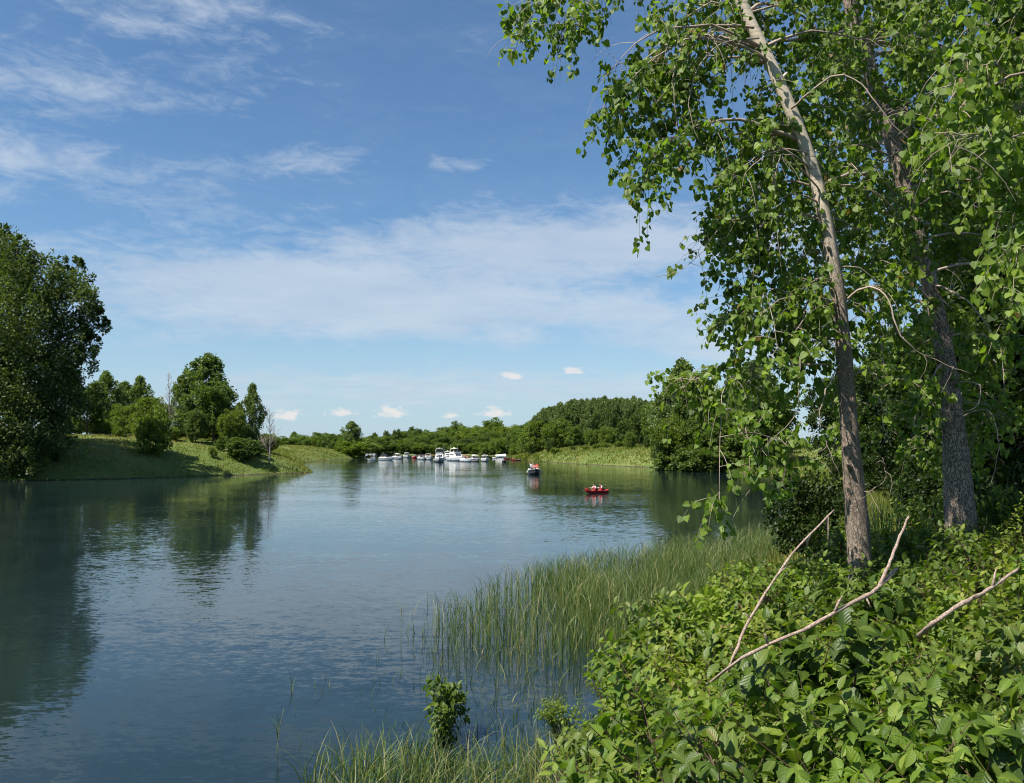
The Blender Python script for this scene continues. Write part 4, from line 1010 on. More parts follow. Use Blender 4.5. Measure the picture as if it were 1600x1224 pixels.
# fallen bare branches
def dead_branch(name, label, path, r0, r1, side=(), fork=None):
    P = smooth_path(np.array([PX(*p) for p in path]), 26); base = P[0].copy()
    P[1:-1] += rng.normal(size=(24, 3)) * .0022
    o = empty(name, tuple(base)); tag(o, label, 'branch', 'fallen branches')
    a = Acc(); rad = np.linspace(r0, r1, 26) * (1 + .05 * rng.normal(size=26)); rad[[6, 13, 19]] *= 1.28; rad[-1] *= .55; a.tube(P - base, rad, 10)
    link('stick', a.mesh(name, (M['dead_wood'],)), o)
    if fork:
        Q_ = smooth_path(np.array([PX(*p) for p in fork]), 16); Q_[1:-1] += rng.normal(size=(14, 3)) * .002; c_ = Acc(); c_.tube(Q_ - base, np.linspace(.014, .008, 16) * (1 + .05 * rng.normal(size=16)), 9); link('fork', c_.mesh(name + '_fork', (M['dead_wood'],)), o)
    for k, d, l in side:
        b = Acc(); b.tube([P[k] - base, P[k] - base + np.array(d) * l * .6 + np.array((0, 0, .01)), P[k] - base + np.array(d) * l], (.010, .007, .003), 6)
        link('side_twig', b.mesh(name + '_twig', (M['dead_wood'],)), o)
dead_branch('fallen_branch', 'long bare branch rising from the thicket to the left of the slender trunk', [(1126, 1080, 7.0), (1146, 1028, 6.8), (1166, 978, 7.05), (1204, 915, 7.1), (1238, 866, 7.2), (1303, 797, 7.3)], .0125, .008, [(24, (.05, .1, -1), .24), (22, (-.2, .1, -.9), .12), (16, (.6, .2, .5), .16), (11, (-.7, .1, .4), .09)])
dead_branch('fallen_branch', 'bare forked branch lying across the thicket below the slender trunk', [(1105, 1070, 6.6), (1150, 1036, 6.05), (1205, 1006, 6.0), (1262, 982, 6.0), (1328, 944, 6.1), (1368, 922, 6.2), (1402, 888, 6.3)], .009, .0140, [(8, (-.3, -.2, .8), .10), (15, (.4, .1, .7), .16), (19, (.2, -.3, -.6), .12)], [(1374, 917, 6.22), (1388, 885, 6.25), (1403, 846, 6.3), (1420, 808, 6.35)])
dead_branch('fallen_branch', 'pale pinkish bare branch in the thicket at right, below the thick trunk', [(1435, 995, 6.0), (1458, 974, 5.6), (1502, 944, 5.6), (1540, 924, 5.7), (1592, 888, 5.9)], .0165, .009, [(20, (.3, .2, .8), .14), (15, (.5, -.3, .3), .07)])

# ------------------------------------------------------------------ reeds and grasses
def build_reeds():
    # main bed: sampled over the picture region where its feet stand, then grown in the water
    poly_left = lambda py: np.interp(py, [845, 880, 920, 960, 1000, 1035, 1060], [1190, 960, 790, 690, 640, 700, 860])
    xs, ys = -4 + 24 * rng.random(95000), 18.0 + 30 * rng.random(95000)
    sd = shore_sd(xs, ys); p = proj(np.stack([xs, ys, 0 * xs], -1))
    edge = (p[0] - poly_left(p[1])) / 90.0 + 1.1 * vnoise(xs, ys, 1.6, 35)
    clump = .50 + 1.3 * vnoise(xs, ys, 1.1, 31) + .6 * vnoise(xs, ys, 3.0, 33)
    keep = (sd < .7) & (p[1] > 842) & (p[1] < 1052) & (edge > 0) & (rng.random(95000) < np.clip(edge * .42, .03, 1.0) * np.clip(clump + .25, .05, 1)) & (p[0] < 1330)
    keep &= ~((p[1] > 1015) & (rng.random(95000) < .6))
    xs, ys, sd = xs[keep], ys[keep], sd[keep]; n = len(xs)
    h = (.62 + .68 * rng.random(n)) * np.clip(.55 + .45 * edge[keep], .55, 1.0)
    dead = rng.random(n) < .24
    a = Acc(); tint = np.clip(np.where(dead, .95, rng.normal(.42, .16, n)), 0, 1)
    blades(a, xs, ys, np.maximum(-.05, ground(xs, ys)), h, .009 + .012 * rng.random(n), .04 + .34 * rng.random(n) ** 2, tint, 4)
    # long leaves off the stems
    k = rng.random(n) < .75; m_ = int(k.sum()); f = .35 + .4 * rng.random(m_)
    blades(a, xs[k], ys[k], h[k] * f, .45 + .4 * rng.random(m_), .009 + .010 * rng.random(m_), .35 + .6 * rng.random(m_), np.clip(tint[k] + rng.normal(0, .1, m_), 0, 1), 4)
    stuff('reeds', a, 'reed', 'tall green reeds standing in the shallow water off the near bank', 'reeds')
    # broken and low dead stalks at the bed's feet
    a = Acc(); xs, ys = -6 + 11 * rng.random(5200), 14.0 + 10.5 * rng.random(5200); p = proj(np.stack([xs, ys, 0 * xs], -1))
    keep = (p[0] > 430 + 1.6 * np.maximum(0, 1090 - p[1])) & (p[0] < 1010) & (p[1] > 985) & (p[1] < 1190) & (rng.random(5200) < np.clip((p[0] - 540) / 560, .04, .6) * np.clip(.5 + 1.6 * vnoise(xs, ys, 1.2, 71), .05, 1)); xs, ys = xs[keep], ys[keep]; n = len(xs)
    blades(a, xs, ys, np.full(n, -.03), .15 + .5 * rng.random(n) ** 1.6, .012 + .012 * rng.random(n), .2 + 1.2 * rng.random(n) ** 2, np.clip(rng.normal(.55, .3, n), 0, 1), 3)
    stuff('water_grass', a, 'reed', 'low bent stalks and water grass at the foot of the reed bed', 'grass')
    # bed at the bottom of the picture
    a = Acc(); xs, ys = -4.5 + 6.5 * rng.random(9000), 11.6 + 4.3 * rng.random(9000); p = proj(np.stack([xs, ys, 0 * xs], -1))
    top = np.interp(p[0], [450, 520, 620, 700, 780, 860, 950], [1215, 1196, 1185, 1196, 1200, 1190, 1180])
    keep = (p[0] > 470) & (p[0] < 960) & (p[1] > top) & (rng.random(9000) < np.clip((p[0] - 440) / 300, .06, .50)); xs, ys = xs[keep], ys[keep]; n = len(xs)
    blades(a, xs, ys, np.full(n, -.05), .38 + .50 * rng.random(n), .012 + .010 * rng.random(n), .15 + .8 * rng.random(n) ** 1.4, np.clip(rng.normal(.50, .2, n), 0, 1), 4)
    stuff('sedge', a, 'reed', 'bright sedge growing from the water at the bottom edge, below the sapling', 'sedge')
    # single stalks out in the open water
    for px, py, hh, lb in [(626, 1003, .95, 'single reed stalk farthest left of the main reed bed'), (862, 1058, 1.1, 'pale single reed stalk before the main reed bed, above the sapling'), (808, 1065, 1.05, 'bent tan reed stalk before the foot of the main reed bed'), (432, 1178, .7, 'thin lone stalk left of the bottom sedge')]:
        x, y = WX(px, py); o = empty('reed_stalk', (x, y, 0)); tag(o, lb, 'reed', 'single reed stalks')
        a = Acc(); q_ = bez(np.array((0, 0, -.2)), np.array((.02, 0, hh * .6)), np.array((.10, .02, hh)), 7); a.tube(q_, np.linspace(.007, .003, 7), 5, .85); link('stalk', a.mesh('stalk', (M['reed'],)), o)
        b = Acc(); n = 4; blades(b, np.full(n, .02), np.zeros(n), hh * (.3 + .5 * rng.random(n)), .25 + .2 * rng.random(n), np.full(n, .016), .4 + .7 * rng.random(n), np.full(n, .6), 4); link('blade', b.mesh('blades', (M['reed'],)), o)
build_reeds()

def build_grass():
    a = Acc()
    def patch(n, x0, x1, y0, y1, cond, h0, h1, w0, base_tint=.45, lean=.6):
        x = x0 + (x1 - x0) * rng.random(n); y = y0 + (y1 - y0) * rng.random(n); sd = shore_sd(x, y)
        k = (sd > -.25) & cond(x, y, sd); x, y = x[k], y[k]; z = ground(x, y); m_ = len(x)
        tn = base_tint + .55 * vnoise(x, y, 6, 41) + .35 * vnoise(x, y, 1.7, 42) + rng.normal(0, .13, m_) + .22 * np.clip((z - 3) / 4, 0, 1)  # tint rises towards the bank top: sunlit crest put into the colour
        blades(a, x, y, np.maximum(z, 0) - .05, (h0 + (h1 - h0) * rng.random(m_)) * (.75 + .5 * (vnoise(x, y, 2.5, 43) + .5)), w0 * (.6 + .8 * rng.random(m_)), lean * rng.random(m_), np.clip(tn, 0, 1), 2)
    patch(60000, -105, -34, 108, 200, lambda x, y, sd: sd < 34, .16, .42, .15, .55)
    patch(14000, -110, -34, 108, 200, lambda x, y, sd: sd < 2.2, .35, .8, .14, .40)
    patch(26000, -110, -58, 225, 400, lambda x, y, sd: sd < 30, .25, .6, .26, .52)
    patch(42000, 4, 60, 165, 330, lambda x, y, sd: sd < 26, .28, .75, .22, .46)
    patch(20000, 20, 60, 90, 180, lambda x, y, sd: sd < 16, .4, .9, .12, .40)
    patch(60000, 8, 40, 28, 95, lambda x, y, sd: sd < 13, .4, .95, .030, .50)
    patch(9000, -8, 12, 430, 480, lambda x, y, sd: sd < 30, .4, .9, .3)
    patch(9000, -3, 9, 290, 440, lambda x, y, sd: sd < 9, .5, 1.2, .3, .45)
    stuff('bank_grass', a, 'grass', 'tall grass covering the river banks and the marsh', 'grass')
build_grass()

def build_cattails():
    spec = [(1395, 850, 17.5, 'left of the thick trunk'), (1425, 850, 18.5, 'directly left of the thick trunk'), (1360, 865, 18.0, 'between the two near trunks'), (1545, 820, 17.0, 'right of the thick trunk'), (1575, 810, 16.0, 'at the right edge beyond the thick trunk'), (1600, 815, 17.5, 'in the shade at the right edge')]
    for px, py, Y, where in spec:
        p = PX(px, py, Y); z = gz(p[0], Y); o = empty('cattail_clump', (p[0], Y, z)); tag(o, 'dark clump of long cattail leaves ' + where, 'cattails', 'cattail clumps')
        a = Acc(); n = 60; r_ = .45 * np.sqrt(rng.random(n)); an = rng.random(n) * 6.28
        blades(a, np.cos(an) * r_, np.sin(an) * r_, np.full(n, -.05), 1.2 + .8 * rng.random(n), .020 + .014 * rng.random(n), .08 + .5 * rng.random(n) ** 2, np.clip(rng.normal(.5, .2, n), 0, 1), 5)
        f = link('blades', a.mesh('cattail_blades', (M['cattail'],)), o); f['kind'] = 'stuff'
build_cattails()

# ------------------------------------------------------------------ boats
M['gelcoat'] = mat_plain('gelcoat', (.86, .86, .84), .25, .5, 0, .03, 2.0)
M['cream'] = mat_plain('cream', (.66, .60, .50), .4, .4, 0, .06, 3.0)
M['navy'] = mat_plain('navy', (.012, .018, .045), .25, .5, 0, .1, 3.0)
M['black_trim'] = mat_plain('black_trim', (.012, .012, .014), .35, .5, 0, .1, 3.0)
M['grey_hull'] = mat_plain('grey_hull', (.46, .48, .48), .35, .5, 0, .08, 3.0)  # grey paint; on the centre cruiser's hull it paints in water reflection
M['charcoal'] = mat_plain('charcoal', (.07, .07, .075), .3, .5, 0, .1, 3.0)
M['glass'] = mat_plain('glass', (.012, .016, .022), .05, .6, 0, .05, 2.0)
M['canvas_dark'] = mat_plain('canvas_dark', (.02, .028, .06), .8, .2, 0, .15, 8.0)
M['canvas_white'] = mat_plain('canvas_white', (.72, .72, .68), .8, .2, 0, .06, 8.0)
M['steel'] = mat_plain('steel', (.55, .56, .58), .25, .5, .9, .05, 4.0)
M['red_hull'] = mat_plain('red_hull', (.48, .022, .018), .3, .5, 0, .06, 3.0)
M['kayak_red'] = mat_plain('kayak_red', (.58, .030, .028), .35, .5, 0, .08, 3.0)
M['wood_deck'] = mat_plain('wood_deck', (.30, .19, .12), .75, .2, 0, .25, 5.0)
M['paddle_blade'] = mat_plain('paddle_blade', (.05, .045, .04), .4, .5, 0, .06, 3.0)
M['rubber'] = mat_plain('rubber', (.03, .03, .032), .7, .3, 0, .1, 5.0)

def hull_pts(L, B, Fb, n=18, rise=.38, sharp=2.3):
    """stations bow (+y) to stern; returns arrays for keel, chine, sheer half-sections"""
    t = np.linspace(0, 1, n); u = np.clip((t - .40) / .60, 0, 1)
    b = B / 2 * (1 - u ** sharp) * (.93 + .07 * np.sin(np.clip(t / .4, 0, 1) * math.pi / 2)); b = np.maximum(b, .02)
    y = -L / 2 + L * t
    sheer = Fb * (.88 + rise * t ** 2); chine_z = -.04 * Fb + .42 * Fb * u ** 2; keel_z = -.35 * Fb + .75 * Fb * u ** 3.2
    return t, y, b, sheer, chine_z, keel_z
def make_hull(L, B, Fb, **k):
    t, y, b, sh, cz, kz = hull_pts(L, B, Fb, **k); n = len(t)
    rows = []
    for i in range(n):
        yb = y[i] - .05 * L * t[i] ** 4
        ring = [(-b[i], y[i], sh[i]), (-b[i] * .97, y[i] - .004 * L, sh[i] * .62 + cz[i] * .38), (-b[i] * .84, yb, cz[i]), (0, yb, kz[i]), (b[i] * .84, yb, cz[i]), (b[i] * .97, y[i] - .004 * L, sh[i] * .62 + cz[i] * .38), (b[i], y[i], sh[i])]
        rows.append(ring)
    V = np.array(rows).reshape(-1, 3); a = Acc(); m_ = 7; Q = []
    for i in range(n - 1):
        for j in range(m_ - 1): Q.append((i * m_ + j, i * m_ + j + 1, (i + 1) * m_ + j + 1, (i + 1) * m_ + j))
    a.quads(V, Q)
    a.add(V[:m_], [(0, j + 1, j) for j in range(1, m_ - 1)])          # transom
    d = Acc(); DV, DQ = [], []
    for i in range(n):
        DV += [(-b[i] * .985, y[i], sh[i] - .01), (0, y[i], sh[i] + .05 * B * min(1, b[i])), (b[i] * .985, y[i], sh[i] - .01)]
    for i in range(n - 1):
        for j in range(2): DQ.append((i * 3 + j, i * 3 + j + 1, (i + 1) * 3 + j + 1, (i + 1) * 3 + j))
    d.quads(DV, DQ)
    s_ = Acc(); SV, SQ = [], []
    for sg in (-1, 1):
        o_ = len(SV)
        for i in range(n):
            for f in (.80, .58): SV.append((sg * (b[i] * (.985 if f > .7 else .967) + .012), y[i] - (.002 if f > .7 else .004) * L, sh[i] * f + cz[i] * (1 - f)))
        for i in range(n - 1): SQ.append((o_ + 2 * i, o_ + 2 * i + 1, o_ + 2 * i + 3, o_ + 2 * i + 2))
    s_.quads(SV, SQ)
    r_ = Acc()
    for sg in (-1, 1): r_.tube(np.stack([sg * (b + .01), y, sh], -1), .025 * B / 2.5, 5)
    return a, d, s_, r_, (t, y, b, sh)
def part(root, name, acc, mat, smooth=False): return link(name, acc.mesh(name, (M[mat],), smooth), root)
def profile_prism(acc, prof, w0, w1):
    """prof: (y, z, k) outline; half width w0 at k = 0, w1 at k = 1"""
    n = len(prof); V = []
    for sg in (-1, 1):
        for y, z, k in prof: V.append((sg * (w0 * (1 - k) + w1 * k), y, z))
    acc.add(V, [(0, i, i + 1) for i in range(1, n - 1)] + [(n, n + i + 1, n + i) for i in range(1, n - 1)])
    for i in range(n): j = (i + 1) % n; acc.quads([V[i], V[j], V[n + j], V[n + i]], [(0, 1, 2, 3)])

def boat_root(name, px, py, rz, label, cat, group):
    x, y = WX(px, py); o = empty(name, (x, y, 0.0), rz); tag(o, label, cat, group); return o
def bow_rail(root, st, y0, h=.55):
    t, y, b, sh = st; k = y > y0; a = Acc()
    P = np.concatenate([np.stack([-b[k] * .93, y[k], sh[k] + h], -1), np.stack([b[k] * .93, y[k], sh[k] + h], -1)[::-1]]); a.tube(P, .018, 4)
    for sg in (-1, 1):
        for i in np.where(k)[0][::2]: a.tube([(sg * b[i] * .93, y[i], sh[i] - .02), (sg * b[i] * .93, y[i], sh[i] + h)], .015, 4)
    part(root, 'bow_rail', a, 'steel', True)

def cruiser(root, L, B, Fb, stripe, fly=True, canvas='canvas_white', hullmat='gelcoat'):
    a, d, s_, r_, st = make_hull(L, B, Fb)
    part(root, 'hull', a, hullmat, True); part(root, 'deck', d, 'gelcoat', True); part(root, 'stripe', s_, stripe, True); part(root, 'rub_rail', r_, 'gelcoat', True)
    bow_rail(root, st, .02 * L)
    z0 = Fb * .95; hw = B * .40
    c = Acc(); profile_prism(c, [(-.30 * L, z0 - .1, 0), (.26 * L, z0 + .12, .35), (.10 * L, z0 + 1.15, 1), (-.30 * L, z0 + 1.22, 1)], hw, hw * .86); cab = part(root, 'cabin', c, 'gelcoat')
    # raked windscreen in three panes, side windows
    for k, (xa, xb) in enumerate(((-.80, -.30), (-.26, .26), (.30, .80))):
        g = Acc(); V = []
        for f, kk in ((.30, .55), (.88, .95)):
            yy = .26 * L + (.10 - .26) * L * f + .012; zz = z0 + .12 + 1.03 * f + .012; ww = hw * (1 - kk) + hw * .86 * kk
            V += [(xa * ww, yy, zz), (xb * ww, yy, zz)]
        V2 = [(p[0], p[1] + .02, p[2] + .02) for p in V]; g.quads(V + V2, [(4, 5, 7, 6), (0, 2, 3, 1), (0, 1, 5, 4), (2, 6, 7, 3), (0, 4, 6, 2), (1, 3, 7, 5)]); part(cab, 'windscreen_pane', g, 'glass')
    for sg in (-1, 1):
        for y0, y1 in ((-.25 * L, -.10 * L), (-.08 * L, .06 * L)):
            g = Acc(); g.box((sg * hw * .915, (y0 + y1) / 2, z0 + .78), (.02 + .02 * hw, (y1 - y0) / 2, .20)); part(cab, 'side_window', g, 'glass')
    zt = z0 + 1.22
    if fly:
        f_ = Acc(); profile_prism(f_, [(-.30 * L, zt + .003, 0), (.08 * L, zt + .003, 0), (.12 * L, zt + .55, 1), (-.30 * L, zt + .50, 1)], hw * .84, hw * .92); fb = part(root, 'flybridge', f_, 'gelcoat')
        w_ = Acc(); w_.box((0, .085 * L, zt + .74), (hw * .86, .02, .18), 0, (.92, 1), (0, -.10)); part(fb, 'flybridge_screen', w_, 'glass')
        se = Acc()
        for sg in (-1, 1): se.box((sg * hw * .38, -.08 * L, zt + .72), (.22, .22, .24), 0, (.9, .8))
        part(fb, 'helm_seats', se, 'cream')
        za = zt + .5; top = 1.15
    else: za = zt; top = .55
    ar = Acc(); ya = -.20 * L
    ar.tube(smooth_path(np.array([(-hw * .92, ya - .15, za), (-hw * .88, ya, za + top * .8), (-hw * .6, ya + .1, za + top), (0, ya + .12, za + top + .05), (hw * .6, ya + .1, za + top), (hw * .88, ya, za + top * .8), (hw * .92, ya - .15, za)]), 25), .075, 7); arch_ = part(root, 'radar_arch', ar, 'gelcoat', True)
    ra = Acc(); ra.tube([(0, ya + .12, za + top + .07), (0, ya + .12, za + top + .17), (0, ya + .12, za + top + .31), (0, ya + .12, za + top + .37)], (.22, .30, .28, .10), 14); part(arch_, 'radar_dome', ra, 'gelcoat', True)
    for sg in (-1, 1):
        an = Acc(); an.tube([(sg * hw * .85, ya, za + top * .75), (sg * hw * .9, ya - .1, za + top + 1.5)], (.020, .010), 5); part(arch_, 'antenna', an, 'gelcoat', True)
    if fly:
        bm = Acc(); P = [(-.26 * L, 0), (-.10 * L, .10), (.04 * L, .04)]; V = []
        for yy, dz in P:
            for xx, dx in ((-1, -.06), (-.5, .02), (0, .05), (.5, .02), (1, -.06)): V.append((xx * hw * .86, yy, za + top - .12 + dz + dx))
        V += [(v[0], v[1], v[2] - .03) for v in V]
        bm.quads(V, [(i * 5 + j + o_, i * 5 + j + 1 + o_, i * 5 + j + 6 + o_, i * 5 + j + 5 + o_) for o_ in (0, 15) for i in range(2) for j in range(4)]); part(root, 'bimini_top', bm, canvas, True)
    pl = Acc(); pl.box((0, -L / 2 - .30, .16), (B * .42, .32, .05)); part(root, 'swim_platform', pl, 'gelcoat')
    for sg in (-1, 1):
        fd = Acc(); fd.tube([(sg * (B / 2 + .12), -.1 * L, Fb * .75), (sg * (B / 2 + .12), -.1 * L, Fb * .65), (sg * (B / 2 + .12), -.1 * L, Fb * .3), (sg * (B / 2 + .12), -.1 * L, Fb * .22)], (.05, .11, .11, .04), 8); part(root, 'fender', fd, 'gelcoat', True)

def runabout(root, L, B, Fb, stripe, top=None, arch=False, hullmat='gelcoat', outboard=True):
    a, d, s_, r_, st = make_hull(L, B, Fb); t, y, b, sh = st
    part(root, 'hull', a, hullmat, True); part(root, 'deck', d, 'gelcoat', True); part(root, 'stripe', s_, stripe, True); part(root, 'rub_rail', r_, 'gelcoat', True)
    # cockpit coaming and seats
    c = Acc(); w_ = B * .40; zc = Fb * .92
    for sg in (-1, 1): c.box((sg * w_, -.16 * L, zc + .10), (.05, .27 * L, .14))
    c.box((0, -.43 * L, zc + .10), (w_ + .05, .05, .14)); c.box((0, -.16 * L, zc + .02), (w_ - .06, .26 * L, .02)); part(root, 'cockpit_coaming', c, 'gelcoat')
    s2 = Acc()
    for sg in (-1, 1):
        s2.box((sg * w_ * .48, -.10 * L, zc + .22), (w_ * .34, .24, .16)); s2.box((sg * w_ * .48, -.10 * L - .26, zc + .45), (w_ * .34, .06, .30), 0, (.9, .8))
    s2.box((0, -.36 * L, zc + .20), (w_ * .8, .24, .14)); part(root, 'seats', s2, 'cream')
    g = Acc(); yw = .10 * L; V = []
    for f, zz in ((0, zc + .06), (1, zc + .50)):
        V += [(-w_ * 1.02, yw - .45 - .1 * f, zz), (-w_ * .62, yw - .16 * f, zz + .03), (w_ * .62, yw - .16 * f, zz + .03), (w_ * 1.02, yw - .45 - .1 * f, zz)]
    V2 = [(p[0] * .97, p[1] - .03, p[2]) for p in V]
    g.quads(V + V2, [(0, 1, 5, 4), (1, 2, 6, 5), (2, 3, 7, 6), (8, 12, 13, 9), (9, 13, 14, 10), (10, 14, 15, 11), (4, 5, 13, 12), (5, 6, 14, 13), (6, 7, 15, 14)]); part(root, 'windscreen', g, 'glass')
    if arch:
        ar = Acc(); ar.tube(smooth_path(np.array([(-w_, -.30 * L, zc), (-w_ * .96, -.26 * L, zc + 1.0), (-w_ * .5, -.25 * L, zc + 1.25), (w_ * .5, -.25 * L, zc + 1.25), (w_ * .96, -.26 * L, zc + 1.0), (w_, -.30 * L, zc)]), 20), .05, 6); part(root, 'arch', ar, 'gelcoat', True)
    if top:
        bm = Acc(); V = []
        for yy, dz in ((-.36 * L, -.06), (-.16 * L, .06), (.06 * L, -.08)):
            for xx in (-1, -.5, 0, .5, 1): V.append((xx * w_, yy, zc + 1.22 + dz - .10 * xx * xx))
        V += [(v[0], v[1], v[2] - .03) for v in V]
        bm.quads(V, [(i * 5 + j + o_, i * 5 + j + 1 + o_, i * 5 + j + 6 + o_, i * 5 + j + 5 + o_) for o_ in (0, 15) for i in range(2) for j in range(4)]); part(root, 'canopy', bm, top, True)
        pp = Acc()
        for sg in (-1, 1):
            for yy in (-.34 * L, .04 * L): pp.tube([(sg * w_, -.15 * L, zc + .2), (sg * w_, yy, zc + 1.08)], .014, 4)
        part(root, 'canopy_poles', pp, 'steel', True)
    if outboard:
        m_ = Acc(); m_.box((0, -L / 2 - .18, Fb * .85), (.16, .22, .26), 0, (.8, .8)); m_.box((0, -L / 2 - .16, Fb * .2), (.05, .09, .42)); part(root, 'outboard_motor', m_, 'black_trim')
    bow_rail(root, st, .16 * L, .30)
    for sg in (-1, 1):
        fd = Acc(); fd.tube([(sg * (B / 2 + .10), -.05 * L, Fb * .8), (sg * (B / 2 + .10), -.05 * L, Fb * .7), (sg * (B / 2 + .10), -.05 * L, Fb * .35), (sg * (B / 2 + .10), -.05 * L, Fb * .28)], (.04, .09, .09, .03), 8); part(root, 'fender', fd, 'gelcoat', True)

def dinghy(root, L, B, hullmat, Fb=.42):
    a, d, s_, r_, st = make_hull(L, B, Fb, n=12); part(root, 'hull', a, hullmat, True); part(root, 'gunwale', r_, 'gelcoat', True)
    f_ = Acc(); t, y, b, sh = st
    for yy in (-.25 * L, .08 * L): f_.box((0, yy, Fb * .7), (B * .44, .12, .02))
    part(root, 'thwarts', f_, 'wood_deck')
    fl = Acc(); fl.box((0, -.08 * L, .08), (B * .34, .32 * L, .02)); part(root, 'floor', fl, 'cream')

# ------------------------------------------------------------------ people
M['skin'] = mat_plain('skin', (.46, .25, .17), .55, .3, 0, .06, 9.0)
M['hair_dark'] = mat_plain('hair_dark', (.012, .009, .008), .5, .3, 0, .3, 40.0)
M['hair_brown'] = mat_plain('hair_brown', (.06, .032, .018), .5, .3, 0, .3, 40.0)
for nm, c_ in (('cloth_white', (.74, .72, .68)), ('cloth_red', (.55, .03, .05)), ('cloth_pink', (.62, .20, .22)), ('cloth_blue', (.05, .10, .28)), ('cloth_dark', (.03, .03, .04)), ('cloth_orange', (.62, .20, .06))):
    M[nm] = mat_plain(nm, c_, .8, .2, 0, .12, 12.0)
POSE = {
 'sit': dict(knee=(.12, .40, .14), ankle=(.12, .46, -.28), toe=(.12, .60, -.32), elbow=(.25, .08, .32), wrist=(.17, .30, .28)),
 'paddle': dict(knee=(.13, .38, .20), ankle=(.12, .74, .02), toe=(.12, .80, .12), elbow=(.27, .16, .36), wrist=(.30, .40, .42)),
 'stand': dict(knee=(.10, .02, -.36), ankle=(.10, -.02, -.78), toe=(.11, .14, -.83), elbow=(.24, -.02, .30), wrist=(.22, .14, .12)),
 'wave': dict(knee=(.12, .40, .14), ankle=(.12, .46, -.28), toe=(.12, .60, -.32), elbow=(.30, .06, .62), wrist=(.26, .12, .86))}
def person(loc, rz, pose, label, shirt, bottom, hair, sleeves=None, vest=None, lean=0.0, group=None):
    q_ = POSE[pose]; J, Rd, E, W = [], [], [], []
    def j(p, r, kind, parent=None):
        J.append(p); Rd.append(r); W.append(kind)
        if parent is not None: E.append((parent, len(J) - 1))
        return len(J) - 1
    ln = lambda z: lean * z
    pel = j((0, 0, .08), .135, 'bottom'); sp = j((0, ln(.30), .30), .125, 'shirt', pel); ch = j((0, ln(.48), .48), .145, 'shirt', sp); nk = j((0, ln(.62) + .01, .62), .055, 'skin', ch)
    h1 = j((0, ln(.68) + .02, .69), .075, 'skin', nk); h2 = j((0, ln(.76) + .025, .765), .098, 'skin', h1); j((0, ln(.84) + .015, .85), .072, 'skin', h2); j((0, ln(.72) + .115, .735), .018, 'skin', h2)
    for sg in (-1, 1):
        sh = j((sg * .165, ln(.55), .545), .068, 'sleeve', ch); el_ = j((sg * q_['elbow'][0], q_['elbow'][1] + ln(.4), q_['elbow'][2]), .045, 'sleeve', sh); wr = j((sg * q_['wrist'][0], q_['wrist'][1] + ln(.3), q_['wrist'][2]), .030, 'skin' if not sleeves else 'sleeve', el_)
        dv = norm(np.array(J[wr]) - np.array(J[el_])); pa = j(tuple(np.array(J[wr]) + dv * .07), .030, 'skin', wr)
        sd_ = norm(np.cross(dv, np.array((0, 0, 1.0))) + 1e-3)
        for k, l_ in ((-1.5, .062), (-.5, .078), (.5, .074), (1.5, .060)):
            kn = j(tuple(np.array(J[pa]) + dv * l_ * .55 + sd_ * k * .017), .009, 'skin', pa); j(tuple(np.array(J[kn]) + dv * l_ * .4 + np.array((0, 0, -.022))), .0075, 'skin', kn)
        j(tuple(np.array(J[wr]) + dv * .055 - sd_ * sg * .052 + np.array((0, 0, .01))), .010, 'skin', wr)
        hp = j((sg * .09, .02, .05), .095, 'bottom', pel); kn = j((sg * q_['knee'][0],) + q_['knee'][1:], .062, 'skin', hp); ak = j((sg * q_['ankle'][0],) + q_['ankle'][1:], .038, 'skin', kn); j((sg * q_['toe'][0],) + q_['toe'][1:], .034, 'skin', ak)
    me = bpy.data.meshes.new('body_base'); me.from_pydata(J, E, []); tmp = bpy.data.objects.new('body_tmp', me); C.objects.link(tmp)
    md = tmp.modifiers.new('s', 'SKIN'); md.use_smooth_shade = True; sv = me.skin_vertices[0].data
    for i, r_ in enumerate(Rd): sv[i].radius = (r_ * (1.15 if W[i] in ('shirt', 'bottom') and i < 3 else 1), r_); sv[i].use_root = (i == 0)
    ms = tmp.modifiers.new('u', 'SUBSURF'); ms.levels = 1; ms.render_levels = 1
    dg = bpy.context.evaluated_depsgraph_get(); body = bpy.data.meshes.new_from_object(tmp.evaluated_get(dg)); bpy.data.objects.remove(tmp)
    body.materials.clear()
    for k in ('skin', shirt, bottom, sleeves or shirt): body.materials.append(M[k])
    JJ = np.array(J); sl = {'skin': 0, 'shirt': 1, 'bottom': 2, 'sleeve': 3}
    cen = np.array([p.center for p in body.polygons]); near = np.argmin(((cen[:, None] - JJ[None]) ** 2).sum(-1) - (np.array(Rd) ** 2)[None] * .6, axis=1)
    body.polygons.foreach_set('material_index', np.array([sl[W[k]] for k in near], np.int32))
    o = empty('person', tuple(loc), rz); tag(o, label, 'person', group); link('body', body, o)
    ha = Acc(); hc = np.array((0, ln(.79) - .012, .80)); V, Q = [], []
    for i in range(6):
        ph = i / 5 * 1.75
        for k in range(12): th = k / 12 * 6.283; V.append(hc + .115 * np.array((math.sin(ph) * math.cos(th) * .92, math.sin(ph) * math.sin(th) * (1.05 if math.sin(th) < 0 else .80), math.cos(ph) * 1.02 - (.25 if i == 5 and math.sin(th) < .2 else 0))))
    for i in range(5):
        for k in range(12): Q.append((i * 12 + k, (i + 1) * 12 + k, (i + 1) * 12 + (k + 1) % 12, i * 12 + (k + 1) % 12))
    ha.quads(V, Q); part(o, 'hair', ha, hair, True)
